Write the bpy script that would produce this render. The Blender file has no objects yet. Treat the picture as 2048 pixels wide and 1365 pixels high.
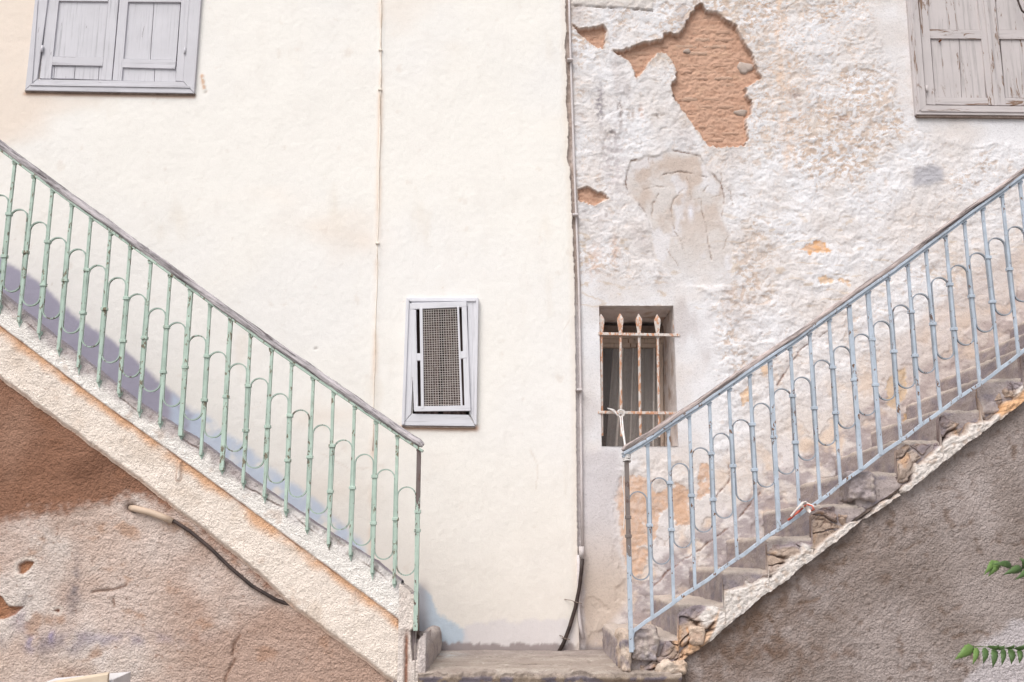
import bpy, math, random
import numpy as np
from mathutils import Vector

random.seed(7); rng = np.random.default_rng(7)
SC = bpy.context.scene
COL = SC.collection

# ------------------------------------------------------------------ camera, sky, sun, exposure
CAM = (0.0, 0.0, 1.68); PITCH = math.atan(0.2115); F = 2000.0
cd = bpy.data.cameras.new('camera'); cam = bpy.data.objects.new('camera', cd); COL.objects.link(cam)
cam.location = CAM; cam.rotation_euler = (math.pi/2 + PITCH, 0, 0)
cd.sensor_width = 36; cd.lens = 36*F/2048; cd.clip_end = 500; cd.clip_start = 0.05
SC.camera = cam
SUN_EL, SUN_AZ = 54, -30        # sun stands high, a little to the left, in front of the facade
wd = bpy.data.worlds.new('World'); SC.world = wd; wd.use_nodes = True
nt = wd.node_tree; bg = nt.nodes['Background']
sky = nt.nodes.new('ShaderNodeTexSky'); sky.sky_type = 'NISHITA'; sky.sun_disc = False
sky.sun_elevation = math.radians(SUN_EL); sky.sun_rotation = math.radians(180+SUN_AZ*-1)
sky.air_density = 1.0; sky.dust_density = 4.0; sky.ozone_density = 1.0
hs = nt.nodes.new('ShaderNodeHueSaturation'); hs.inputs['Saturation'].default_value = 0.35
nt.links.new(sky.outputs[0], hs.inputs['Color']); nt.links.new(hs.outputs[0], bg.inputs['Color'])
bg.inputs['Strength'].default_value = 0.15
sd = bpy.data.lights.new('sun', 'SUN'); sun = bpy.data.objects.new('sun', sd); COL.objects.link(sun)
sd.energy = 1.45; sd.angle = math.radians(40); sd.color = (1.0, 0.97, 0.935)
_a = math.radians(SUN_AZ); _e = math.radians(SUN_EL)
sdir = Vector((math.sin(_a)*math.cos(_e), -math.cos(_a)*math.cos(_e), math.sin(_e)))   # towards the sun
sun.rotation_euler = sdir.to_track_quat('Z', 'Y').to_euler()
SC.view_settings.view_transform = 'Standard'; SC.view_settings.look = 'None'
SC.view_settings.exposure = 0.36; SC.view_settings.gamma = 1.0
SC.view_settings.use_curve_mapping = False

# ------------------------------------------------------------------ geometry helpers
WY, RY, FY = 5.90, 5.93, 4.95          # cream wall, old wall, outer face of the stairs
LLY, LRY = 4.974, 4.984                  # walls under the flights
LZ = 1.14                              # landing level
cp, sp = math.cos(PITCH), math.sin(PITCH)
def at(px, py, Y):
    """photo position of a measured point -> the place on the plane y=Y where it stands"""
    cx, cy = (px-1024)/F, (682.5-py)/F
    y = cp - sp*cy; z = sp + cp*cy; t = Y/y
    return (cx*t, Y, CAM[2] + z*t)
def at2(px, py, Y):
    p = at(px, py, Y); return (p[0], p[2])
def poly2(pts, Y): return np.array([at2(x, y, Y) for x, y in pts])

def _hash(ix, iy, seed):
    h = (ix.astype(np.int64)*374761393 + iy.astype(np.int64)*668265263 + seed*1442695041) & 0xFFFFFFFF
    h = ((h ^ (h >> 13))*1274126177) & 0xFFFFFFFF
    h = h ^ (h >> 16)
    return (h & 0xFFFFFF)/float(0x1000000)
def perlin(x, y, seed=0):
    x = np.asarray(x, float); y = np.asarray(y, float)
    ix, iy = np.floor(x), np.floor(y); fx, fy = x-ix, y-iy
    u = fx*fx*fx*(fx*(fx*6-15)+10); v = fy*fy*fy*(fy*(fy*6-15)+10)
    def g(dx, dy):
        a = _hash(ix+dx, iy+dy, seed)*2*np.pi
        return np.cos(a)*(fx-dx) + np.sin(a)*(fy-dy)
    a = g(0,0)*(1-u)+g(1,0)*u; b = g(0,1)*(1-u)+g(1,1)*u
    return (a*(1-v)+b*v)*1.5
def fbm(x, y, o=4, seed=0, gain=.5):
    s = 0; a = 1; t = 0
    for k in range(o):
        s = s + a*perlin(x*2**k+k*7.3, y*2**k-k*3.1, seed+k*17); t += a; a *= gain
    return s/t*1.3
def ridged(x, y, o=3, seed=0):
    s = 0; a = 1; t = 0
    for k in range(o):
        s = s + a*(1-np.abs(perlin(x*2**k+5*k, y*2**k, seed+k*31))*2.2); t += a; a *= .5
    return s/t
def voro(x, y, seed=0):
    ix, iy = np.floor(x), np.floor(y)
    d1 = np.full(x.shape, 9.); d2 = d1.copy(); idd = np.zeros(x.shape)
    for dx in (-1,0,1):
        for dy in (-1,0,1):
            jx = ix+dx; jy = iy+dy
            d = np.hypot(jx+_hash(jx,jy,seed)-x, jy+_hash(jx,jy,seed+9)-y)
            m = d < d1
            d2 = np.where(m, d1, np.minimum(d2, d)); idd = np.where(m, _hash(jx,jy,seed+5), idd); d1 = np.where(m, d, d1)
    return d1, d2, idd
def ss(a, b, x): t = np.clip((x-a)/(b-a), 0, 1); return t*t*(3-2*t)
def psdf(X, Z, P):
    """distance to polygon, negative inside; far points get +9"""
    out = np.full(X.shape, 9.)
    m = (X > P[:,0].min()-.3)&(X < P[:,0].max()+.3)&(Z > P[:,1].min()-.3)&(Z < P[:,1].max()+.3)
    x, z = X[m], Z[m]; d = np.full(x.shape, 9.); ins = np.zeros(x.shape, bool)
    n = len(P)
    for i in range(n):
        a, b = P[i], P[(i+1)%n]; e = b-a; L = (e**2).sum()+1e-12
        t = np.clip(((x-a[0])*e[0]+(z-a[1])*e[1])/L, 0, 1)
        d = np.minimum(d, np.hypot(x-a[0]-t*e[0], z-a[1]-t*e[1]))
        if a[1] != b[1]:
            c = ((a[1] > z) != (b[1] > z)) & (x < (b[0]-a[0])*(z-a[1])/(b[1]-a[1])+a[0]); ins ^= c
    out[m] = np.where(ins, -d, d); return out
def ldist(X, Z, P):
    out = np.full(X.shape, 9.)
    P = np.array(P)
    m = (X > P[:,0].min()-.2)&(X < P[:,0].max()+.2)&(Z > P[:,1].min()-.2)&(Z < P[:,1].max()+.2)
    x, z = X[m], Z[m]; d = np.full(x.shape, 9.)
    for a, b in zip(P[:-1], P[1:]):
        e = b-a; L = (e**2).sum()+1e-12
        t = np.clip(((x-a[0])*e[0]+(z-a[1])*e[1])/L, 0, 1)
        d = np.minimum(d, np.hypot(x-a[0]-t*e[0], z-a[1]-t*e[1]))
    out[m] = d; return out
def lin(r, g, b):
    return np.array([((c/255+.055)/1.055)**2.4 if c/255 > .04045 else c/255/12.92 for c in (r, g, b)])
def mix(c, k, m): return c*(1-m[...,None]) + np.asarray(k)*m[...,None]

# ------------------------------------------------------------------ objects
WORLD = {}
def tag(o, label=None, cat=None, group=None, kind=None):
    if label: o['label'] = label
    if cat: o['category'] = cat
    if group: o['group'] = group
    if kind: o['kind'] = kind
    return o
def empty(name, loc, label=None, cat=None, group=None, parent=None):
    o = bpy.data.objects.new(name, None); COL.objects.link(o); o.empty_display_size = .1
    pl = Vector((0,0,0))
    if parent: o.parent = parent; pl = WORLD[parent]
    o.location = Vector(loc)-pl; WORLD[o] = Vector(loc)
    return tag(o, label, cat, group)
def finish(name, me, mat, parent, org):
    me.materials.append(mat) if mat else None
    o = bpy.data.objects.new(name, me); COL.objects.link(o)
    pl = Vector((0,0,0))
    if parent: o.parent = parent; pl = WORLD[parent]
    o.location = Vector(org)-pl; WORLD[o] = Vector(org)
    return o
def mesh(name, vs, fs, mat, parent=None, smooth=False, bev=0, cols=None):
    vs = np.array(vs, float); org = [(vs[:,0].min()+vs[:,0].max())/2, (vs[:,1].min()+vs[:,1].max())/2, vs[:,2].min()]
    me = bpy.data.meshes.new(name); me.from_pydata((vs-org).tolist(), [], fs); me.update()
    if smooth: me.polygons.foreach_set('use_smooth', [True]*len(me.polygons))
    o = finish(name, me, mat, parent, org)
    if bev:
        b = o.modifiers.new('bevel', 'BEVEL'); b.width = bev; b.segments = 2; b.limit_method = 'ANGLE'
    return o
def grid(name, P, colr, mat, parent=None, mask=None, flip=False, smooth=True):
    """P (n,m,3) vertices, colr (n,m,3) linear paint colours, mask (n-1,m-1) of quads kept"""
    n, m = P.shape[:2]; V = P.reshape(-1,3); org = np.array([V[:,0].mean(), V[:,1].mean(), V[:,2].min()])
    I = np.arange(n*m).reshape(n,m)
    q = np.stack([I[:-1,:-1], I[:-1,1:], I[1:,1:], I[1:,:-1]], -1)
    if flip: q = q[...,::-1]
    q = q[mask] if mask is not None else q.reshape(-1,4)
    me = bpy.data.meshes.new(name)
    me.vertices.add(len(V)); me.vertices.foreach_set('co', (V-org).astype(np.float32).ravel())
    me.loops.add(len(q)*4); me.loops.foreach_set('vertex_index', q.astype(np.int32).ravel())
    me.polygons.add(len(q)); me.polygons.foreach_set('loop_start', (np.arange(len(q))*4).astype(np.int32))
    me.update(calc_edges=True)
    if smooth: me.polygons.foreach_set('use_smooth', np.ones(len(q), bool))
    ca = me.color_attributes.new('paint', 'FLOAT_COLOR', 'POINT')
    c4 = np.ones((len(V),4), np.float32); c4[:,:3] = np.clip(colr.reshape(-1,3), .01, .9)
    ca.data.foreach_set('color', c4.ravel())
    return finish(name, me, mat, parent, org)
class MB:
    def __init__(s): s.v = []; s.f = []
    def add(s, vs, fs):
        k = len(s.v); s.v += [tuple(v) for v in vs]; s.f += [tuple(i+k for i in f) for f in fs]; return s
    def box(s, x0, x1, y0, y1, z0, z1):
        return s.add([(x0,y0,z0),(x1,y0,z0),(x1,y1,z0),(x0,y1,z0),(x0,y0,z1),(x1,y0,z1),(x1,y1,z1),(x0,y1,z1)],
              [(0,3,2,1),(4,5,6,7),(0,1,5,4),(1,2,6,5),(2,3,7,6),(3,0,4,7)])
    def prism(s, px, Y, dep):
        """outline given by measured corner points on plane Y, with thickness dep backwards"""
        a = [at(x, y, Y) for x, y in px]; n = len(a)
        b = [(p[0], p[1]+dep, p[2]) for p in a]
        ar = sum(a[i][0]*a[(i+1)%n][2]-a[(i+1)%n][0]*a[i][2] for i in range(n))
        if ar < 0: a = a[::-1]; b = b[::-1]
        return s.add(a+b, [tuple(range(n)), tuple(range(2*n-1, n-1, -1))] + [(i, i+n, (i+1)%n+n, (i+1)%n) for i in range(n)])
    def tube(s, pts, r, n=8, cap=True, up=(0,1,0)):
        P = [Vector(p) for p in pts]; k0 = len(s.v); up = Vector(up)
        rr = r if hasattr(r, '__len__') else [r]*len(P)
        for i, p in enumerate(P):
            t = (P[min(i+1,len(P)-1)]-P[max(i-1,0)]).normalized()
            a = t.cross(up)
            if a.length < .01: a = t.cross(Vector((1,0,.1)))
            a.normalize(); b = a.cross(t)
            for j in range(n):
                an = 2*math.pi*j/n; s.v.append(tuple(p + a*math.cos(an)*rr[i] + b*math.sin(an)*rr[i]))
        for i in range(len(P)-1):
            for j in range(n):
                q = k0+i*n; s.f.append((q+j, q+(j+1)%n, q+n+(j+1)%n, q+n+j))
        if cap:
            s.f.append(tuple(k0+j for j in range(n))[::-1]); s.f.append(tuple(k0+(len(P)-1)*n+j for j in range(n)))
        return s
    def strip(s, pts, w, d, closed=False):
        """flat bar: path lies in the x-z plane, w across the path in that plane, d along y"""
        P = [Vector(p) for p in pts]; k0 = len(s.v); n = len(P)
        for i, p in enumerate(P):
            a = P[(i+1)%n] if closed else P[min(i+1,n-1)]
            b = P[(i-1)%n] if closed else P[max(i-1,0)]
            t = (a-b).normalized(); nn = Vector((t.z,0,-t.x))*w/2; y = Vector((0,d/2,0))
            s.v += [tuple(p-nn-y), tuple(p+nn-y), tuple(p+nn+y), tuple(p-nn+y)]
        for i in range(n if closed else n-1):
            q = k0+i*4; r = k0+((i+1)%n)*4
            for j in range(4): s.f.append((q+j, q+(j+1)%4, r+(j+1)%4, r+j))
        if not closed: s.f += [(k0+3,k0+2,k0+1,k0), (k0+4*n-4,k0+4*n-3,k0+4*n-2,k0+4*n-1)]
        return s
    def build(s, name, mat, parent=None, smooth=False, bev=0): return mesh(name, s.v, s.f, mat, parent, smooth, bev)

# ------------------------------------------------------------------ materials
def newmat(name):
    m = bpy.data.materials.new(name); m.use_nodes = True; t = m.node_tree
    return m, t, t.nodes['Principled BSDF']
def N(t, typ, **kw):
    n = t.nodes.new(typ)
    for k, v in kw.items():
        if k in n.inputs: n.inputs[k].default_value = v
        else: setattr(n, k, v)
    return n
def pos(t, scale=(1,1,1)):
    g = N(t, 'ShaderNodeNewGeometry'); m = N(t, 'ShaderNodeMapping'); m.inputs['Scale'].default_value = scale
    t.links.new(g.outputs['Position'], m.inputs[0]); return m.outputs[0]
def noise(t, vec, scale, detail=4, rough=.55, dist=0):
    n = N(t, 'ShaderNodeTexNoise'); n.inputs['Scale'].default_value = scale; n.inputs['Detail'].default_value = detail
    n.inputs['Roughness'].default_value = rough; n.inputs['Distortion'].default_value = dist
    t.links.new(vec, n.inputs['Vector']); return n.outputs['Fac']
def ramp(t, fac, stops):
    r = N(t, 'ShaderNodeValToRGB'); e = r.color_ramp.elements
    while len(e) < len(stops): e.new(.5)
    for k, (p, c) in enumerate(stops):
        e[k].position = p; e[k].color = (c, c, c, 1) if not hasattr(c, '__len__') else (*c, 1)
    t.links.new(fac, r.inputs[0]); return r.outputs[0]
def mixc(t, fac, a, b, mode='MIX'):
    m = N(t, 'ShaderNodeMix', data_type='RGBA', blend_type=mode)
    for s, v in ((0, fac), (6, a), (7, b)):
        if isinstance(v, bpy.types.NodeSocket): t.links.new(v, m.inputs[s])
        elif s == 0: m.inputs[0].default_value = v
        else: m.inputs[s].default_value = (*v, 1)
    return m.outputs[2]
def bump(t, b, h, dist, strength=1.0, prev=None):
    n = N(t, 'ShaderNodeBump'); n.inputs['Distance'].default_value = dist; n.inputs['Strength'].default_value = strength
    t.links.new(h, n.inputs['Height'])
    if prev: t.links.new(prev, n.inputs['Normal'])
    t.links.new(n.outputs[0], b.inputs['Normal']); return n.outputs[0]

def painted(name, fine=180, fdist=.0015, mid=60, mdist=.003, var=.08, speck=0, pebbled=False, grit_shade=110, gv=.10):
    """plaster / concrete whose paint colour is stored on the mesh, with grain, painted pit shade and relief on top"""
    m, t, b = newmat(name); p = pos(t)
    a = N(t, 'ShaderNodeAttribute', attribute_name='paint')
    n1 = noise(t, p, 5, 6, .65); n2 = noise(t, p, fine, 3, .6)
    v = ramp(t, n1, [(.3, 1-var), (.7, 1.0)])
    c = mixc(t, 1.0, a.outputs['Color'], v, 'MULTIPLY')
    v2 = ramp(t, n2, [(.25, 1-var*1.3), (.6, 1.0)])
    c = mixc(t, 1.0, c, v2, 'MULTIPLY')
    ng = ramp(t, noise(t, p, grit_shade, 3, .65), [(.30, 1-gv), (.46, 1.0), (.60, 1.0), (.72, 1+gv*.35)])  # grain; the dark tail puts shade of small pits into the colour
    c = mixc(t, 1.0, c, ng, 'MULTIPLY')
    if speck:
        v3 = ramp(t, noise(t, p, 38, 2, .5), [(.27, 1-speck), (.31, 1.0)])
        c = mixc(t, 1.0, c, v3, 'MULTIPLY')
    t.links.new(c, b.inputs['Base Color']); b.inputs['Roughness'].default_value = .92
    b.inputs['Specular IOR Level'].default_value = .2
    h1 = noise(t, p, mid, 4, .6, 0 if pebbled else .4)
    q = bump(t, b, h1, mdist)
    if pebbled:
        vo = N(t, 'ShaderNodeTexVoronoi'); vo.feature = 'F1'; vo.inputs['Scale'].default_value = mid*1.15
        t.links.new(p, vo.inputs['Vector'])
        iv = N(t, 'ShaderNodeMath', operation='SUBTRACT'); iv.inputs[0].default_value = 1; t.links.new(vo.outputs['Distance'], iv.inputs[1])
        q = bump(t, b, iv.outputs[0], mdist*.8, 1, q)
    bump(t, b, n2, fdist, 1, q)
    return m
M_CREAM = painted('cream_render', 220, .0010, 26, .0018, .04, grit_shade=130, gv=.05)
M_OLD = painted('old_limewash', 230, .0018, 85, .0024, .07, speck=.10, grit_shade=95, gv=.16)
M_ROUGH = painted('rough_cast', 200, .003, 85, .0065, .09, speck=.15, pebbled=True, grit_shade=80, gv=.28)
M_STRING = painted('string_plaster', 190, .003, 95, .0042, .05, pebbled=True, grit_shade=85, gv=.12)
M_CONC = painted('worn_concrete', 170, .003, 60, .006, .14, speck=.3, grit_shade=80, gv=.28)

def solid(name, c, c2=None, rough=.7, scale=(1,1,1), ns=20, lo=.35, hi=.65, bd=.001, metal=0):
    m, t, b = newmat(name); p = pos(t, scale)
    f = ramp(t, noise(t, p, ns, 6, .65, .3), [(lo, 0.), (hi, 1.)])
    col = mixc(t, f, tuple(c), tuple(c2 if c2 is not None else np.array(c)*.8))
    t.links.new(col, b.inputs['Base Color']); b.inputs['Roughness'].default_value = rough; b.inputs['Metallic'].default_value = metal
    b.inputs['Specular IOR Level'].default_value = .3
    bump(t, b, noise(t, p, ns*4, 4, .6), bd)
    return m
def wood(name, c, dark, ax=2, wear=.62, wn=14):
    """painted boards: grain and cracks run along one axis, bare wood where the paint has gone"""
    m, t, b = newmat(name); s = [60, 60, 60]; s[ax] = 2.2
    g = noise(t, pos(t, s), 1.0, 5, .65, .4)
    s2 = [30, 30, 30]; s2[ax] = 4
    w = noise(t, pos(t, s2), 1.0, 6, .7, .6)
    lay = ramp(t, g, [(.30, .72), (.46, 1.)])
    c1 = mixc(t, 1., tuple(c), lay, 'MULTIPLY')
    blot = ramp(t, noise(t, pos(t), 6, 5, .6), [(.3, .9), (.7, 1.)])
    c1 = mixc(t, 1., c1, blot, 'MULTIPLY')
    f = ramp(t, w, [(wear, 0.), (wear+.05, 1.)])
    c2 = mixc(t, f, c1, tuple(dark))
    t.links.new(c2, b.inputs['Base Color']); b.inputs['Roughness'].default_value = .7; b.inputs['Specular IOR Level'].default_value = .25
    q = bump(t, b, g, .0022); bump(t, b, f, .0015, -.8 if False else .5, q)
    return m
LAV = lin(206,204,209)*.97
M_SHUT = wood('lilac_painted_wood', LAV, lin(120,108,112), 2, .66)
M_SHUTH = wood('lilac_painted_wood_across', LAV, lin(120,108,112), 0, .66)
M_SHUT2 = wood('pale_weathered_paint', lin(205,197,196)*.9, lin(128,104,88), 2, .575)
M_SHUT2H = wood('pale_weathered_paint_across', lin(205,197,196)*.9, lin(128,104,88), 0, .585)
M_FRAMEW = wood('pale_lilac_frame_paint', lin(218,217,222)*.98, lin(140,128,130), 2, .68)
M_FRAMEWH = wood('pale_lilac_frame_paint_across', lin(218,217,222)*.98, lin(140,128,130), 0, .68)
M_TAN = wood('tan_window_wood', lin(216,196,180)*.9, lin(110,85,66), 2, .6)
M_DARK = solid('dark_room', lin(52,42,42), lin(36,30,30), .9)
M_CURT = solid('grey_net_curtain', lin(232,226,220), lin(214,208,202), .9, (1,1,1), 40)
M_CURTB = solid('brown_cloth', lin(104,86,82), lin(72,58,58), .9, (60,60,3), 1)
M_WIRE = solid('painted_wire', lin(206,198,192)*.9, lin(150,135,126), .6, ns=60, lo=.5, hi=.75)
def paintiron(name, c, rust, thr=.64, zfade=None):
    m, t, b = newmat(name)
    n = noise(t, pos(t, (1,1,.45)), 55, 5, .7, .3)
    big = noise(t, pos(t), 7, 3, .6); ad = N(t, 'ShaderNodeMath', operation='MULTIPLY_ADD'); ad.inputs[1].default_value = .28; t.links.new(big, ad.inputs[0]); t.links.new(n, ad.inputs[2]); thr = thr+.115
    f = ramp(t, ad.outputs[0], [(thr, 0.), (thr+.03, 1.)])
    n2 = ramp(t, noise(t, pos(t), 14, 5, .65), [(.3, .74), (.62, 1.)])
    c1 = mixc(t, 1., tuple(c), n2, 'MULTIPLY')
    f3 = ramp(t, noise(t, pos(t, (1,1,.3)), 38, 5, .7, .5), [(.5, 0.), (.66, .55)]); c1 = mixc(t, f3, c1, tuple(np.array(c)*.62+rust*.25))
    if zfade:
        z0, z1, zc = zfade
        g = N(t, 'ShaderNodeNewGeometry'); sx = N(t, 'ShaderNodeSeparateXYZ'); t.links.new(g.outputs['Position'], sx.inputs[0])
        mr = N(t, 'ShaderNodeMapRange'); mr.inputs[1].default_value = z0; mr.inputs[2].default_value = z1
        t.links.new(sx.outputs[2], mr.inputs[0])
        mm = N(t, 'ShaderNodeMath', operation='MULTIPLY_ADD'); t.links.new(n, mm.inputs[0]); mm.inputs[1].default_value = 1.2
        t.links.new(mr.outputs[0], mm.inputs[2])
        k = ramp(t, mm.outputs[0], [(.95, 0.), (1.1, 1.)])
        c1 = mixc(t, k, c1, tuple(zc))
    c2 = mixc(t, f, c1, tuple(rust))
    t.links.new(c2, b.inputs['Base Color']); b.inputs['Roughness'].default_value = .55; b.inputs['Specular IOR Level'].default_value = .35
    q = bump(t, b, f, .0008, .6); bump(t, b, noise(t, pos(t), 160, 3, .6), .0006, 1, q)
    return m
GREEN = lin(184,204,191)*.92; BLUE = lin(184,195,208)*.95
RUST = lin(112,84,66)
M_GREEN = paintiron('green_painted_iron', GREEN, lin(116,108,90), .60)
M_BLUE = paintiron('blue_painted_iron', BLUE, RUST, .63)
M_HOOPG = paintiron('green_hoop_iron', lin(172,192,180)*.88, lin(96,88,76), .6)
M_HOOPB = paintiron('blue_hoop_iron', lin(160,168,178)*.85, lin(96,80,76), .62)
zg0 = at(838, 1060, 4.94)[2]; zg1 = at(838, 930, 4.94)[2]
M_NEWELG = paintiron('green_newel_worn_at_the_top', GREEN, lin(96,76,70), .6, (zg0, zg1, lin(104,92,90)))
M_NEWELB = paintiron('blue_newel_worn_at_the_top', BLUE, lin(96,76,70), .6, (at(1255,1150,4.94)[2], at(1255,1050,4.94)[2], lin(118,108,104)))
M_RUSTB = paintiron('rusty_white_bar', lin(222,213,206)*.92, lin(192,142,112), .53)
def railwood(name, tone, slope):
    m, t, b = newmat(name)
    g = N(t, 'ShaderNodeNewGeometry'); mp = N(t, 'ShaderNodeMapping'); mp.vector_type = 'TEXTURE'
    mp.inputs['Rotation'].default_value = (0, slope, 0)
    mp.inputs['Scale'].default_value = (.30, .018, .018)
    t.links.new(g.outputs['Position'], mp.inputs[0])
    n = noise(t, mp.outputs[0], 1, 6, .7, .5)
    c = ramp(t, n, [(.36, lin(84,74,76)), (.44, tone*.55), (.5, tone*.95), (.6, tone*1.35)])
    t.links.new(c, b.inputs['Base Color']); b.inputs['Roughness'].default_value = .8
    k_ = ramp(t, noise(t, mp.outputs[0], 2.3, 4, .7, .2), [(.36, .45), (.43, 1.)]); c = mixc(t, 1., c, k_, 'MULTIPLY'); t.links.new(c, b.inputs['Base Color'])
    bump(t, b, n, .006)
    return m
M_RAILL = railwood('weathered_grey_wood', lin(180,173,175)*.95, math.radians(35))
M_RAILR = railwood('weathered_brown_wood', lin(176,162,158)*.9, math.radians(-35))
M_BLACK = solid('black_plastic', lin(74,60,56), lin(46,38,36), .5)
M_PVC = solid('grey_conduit_plastic', lin(214,206,205)*.9, lin(176,164,160), .6, ns=12, lo=.5, hi=.8)
M_PVCC = solid('cream_conduit_plastic', lin(216,192,170)*.75, lin(170,138,114), .6, ns=12, lo=.5, hi=.8)
M_COAT = solid('cream_overpainted_cable', lin(236,226,214)*.95, lin(200,180,160), .8, (1,1,.3), 16, .52, .68)
M_CREV = solid('mortar', lin(176,160,150)*.7, lin(130,112,102)*.8, .95, ns=20, bd=.004)
M_REV = solid('reveal_plaster', lin(212,196,186)*.95, lin(186,162,148)*.85, .95, ns=9, bd=.003)
M_STRINGW = solid('white_string', lin(232,228,226), lin(196,190,186), .8, ns=60)
M_TAPER = solid('red_tape', lin(196,104,84), lin(170,80,66), .6, ns=30)
M_TAPEW = solid('white_tape', lin(232,222,216)*.95, lin(200,190,184), .6, ns=30)
M_BRICKS = [solid('mud_brick_%s' % n, lin(*c)*.88, lin(*c)*.76, .95, ns=40, bd=.008) for n, c in
            (('ochre', (211,172,149)), ('sand', (213,178,156)), ('red', (208,168,145)), ('stone', (196,178,166)))]
M_CARD = solid('cream_board', lin(222,204,182)*.8, lin(205,186,164)*.8, .8, ns=8)
M_GLASS, _t, _b = newmat('dusty_window_glass')
_b.inputs['Base Color'].default_value = (*lin(180,172,168)*.7, 1); _b.inputs['Roughness'].default_value = .25; _b.inputs['Alpha'].default_value = .3

# ------------------------------------------------------------------ the setting
gm = solid('paving_stone', np.array((.42,.40,.37)), np.array((.32,.30,.28)), .9, ns=3, bd=.01)
am = solid('asphalt', np.array((.07,.07,.07)), np.array((.05,.05,.05)), .9, ns=8, bd=.01)
rd = MB().add([(-200,-200,-.12),(200,-200,-.12),(200,200,-.12),(-200,200,-.12)], [(0,1,2,3)]).build('road', am); tag(rd, kind='structure')
pv = MB().box(-30,30,-1.0,6.4,-.3,0.0).build('pavement', gm, bev=.02); tag(pv, kind='structure')

# ------------------------------------------------------------------ cream house, left
def cols(edges, step):
    out = []
    for a, b in zip(edges[:-1], edges[1:]):
        n = max(1, int(round((b-a)/step))); out += list(np.linspace(a, b, n+1)[:-1])
    return np.array(out+[edges[-1]])
TOPZ = 5.75
seam_px = [(1130,-40),(1131,40),(1133,60),(1129,95),(1134,150),(1132,200),(1137,260),(1134,320),(1140,340),(1144,430),(1149,560),(1151,700),(1153,900),(1155,1100),(1157,1250),(1160,1310)]
seam = np.array([at2(x, y, WY) for x, y in seam_px])[::-1]
def seam_x(z): return np.interp(z, seam[:,1], seam[:,0])
# openings (world rectangles)
def rect(px0, py0, px1, py1, Y):
    a = at(px0, py0, Y); b = at(px1, py1, Y); return a[0], b[0], b[2], a[2]      # x0,x1,z0,z1
w2 = rect(830, 612, 938, 832, WY)
sh1 = (at(80,165,WY)[0], at(370,165,WY)[0], at(0,168,WY)[2], 5.62)
w3 = rect(1198, 612, 1356, 893, RY)
sh2 = (at(1850,215,RY)[0], 3.45, at(0,218,RY)[2], 5.62)
house = empty('cream_house', (-1.8, WY, 0), 'smooth cream rendered house wall on the left, with closed lilac shutters', 'house')
xs = cols([-4.1, sh1[0], sh1[1], w2[0], w2[1], .30, .42], .0088); zs = cols([0.9, w2[2], w2[3], sh1[2], sh1[3], TOPZ], .0088)
X, Z = np.meshgrid(xs, zs)
ed = seam_x(Z) + .011*fbm(Z*14, Z*0+3, 5, 5, .7)*(.35+.65*ss(2.6,3.4,Z)) + .004*perlin(Z*60, Z*0, 8)
k = ss(.30, .42, X); Xw = X*(1-k) + k*ed + 0*X
Xw = np.where(X <= .30, X, .30 + (X-.30)/.12*(ed-.30))
C0 = 0
D = .003*fbm(X*1.3, Z*1.3, 3, 11) + .0011*fbm(X*7, Z*7, 4, 12) + .0008*fbm(X*40, Z*25, 2, 13)
C = np.zeros(X.shape+(3,)) + lin(235,231,225)
C = mix(C, lin(232,229,226), ss(-.2,.5, fbm(X*.8,Z*.8,3,21))*.7)
C = mix(C, lin(226,205,186), ss(.1,.8, fbm(X*.7+4,Z*1.2,4,22)+ss(-1.6,-3.2,X)*ss(3.6,5.2,Z)*1.1-.12)*.6)         # warm patches, and a lens vignette painted into the upper left corner
C = mix(C, lin(228,220,210), ss(2.6,1.3, Z + .25*fbm(X*1.5,Z*1.5,3,23))*.7)
C = mix(C, lin(214,200,182), ss(.35,.9, fbm(X*3,Z*1.2,5,24))*.35)
C = mix(C, lin(205,190,176), ss(.52,.75, fbm(X*9,Z*9,4,25))*.25)
C = mix(C, lin(214,206,198), ss(.1,.6, fbm(X*9,Z*4,5,28,.6))*.13)
C = mix(C, lin(204,190,178), ss(.72,.80, fbm(X*13,Z*13,5,29,.65))*.5)
# drip stains along the cable, tan lines under the sills
cab = [at2(x, y, WY) for x, y in ((762,0),(762,120),(760,250),(757,420),(754,560),(750,720),(746,880),(742,1100),(742,1200))]
dc = ldist(X, Z, cab)
C = mix(C, lin(214,184,160), np.exp(-(dc/.018)**2)*ss(-.25,.5, fbm(X*4,Z*3,4,27))*.55)
D += .004*np.exp(-(dc/.02)**2)
u1 = ldist(X, Z, [at2(50,188,WY), at2(388,194,WY)]); C = mix(C, lin(190,150,124), np.exp(-(u1/.012)**2)*.8)
u2 = ldist(X, Z, [at2(806,855,WY), at2(952,857,WY)]); C = mix(C, lin(224,170,130), np.exp(-(u2/.016)**2)*.8)
u3 = ldist(X, Z, [at2(404,152,WY), at2(410,182,WY)]); C = mix(C, lin(206,168,140), np.exp(-(u3/.012)**2)*ss(-.3,.2,fbm(X*30,Z*30,2,2))); D += .008*np.exp(-(u3/.008)**2)
u4 = ldist(X, Z, [at2(630,697,WY), at2(633,697,WY)]); D -= .008*np.exp(-(u4/.006)**2); C = mix(C, lin(150,140,136), np.exp(-(u4/.007)**2)*.6)
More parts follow.
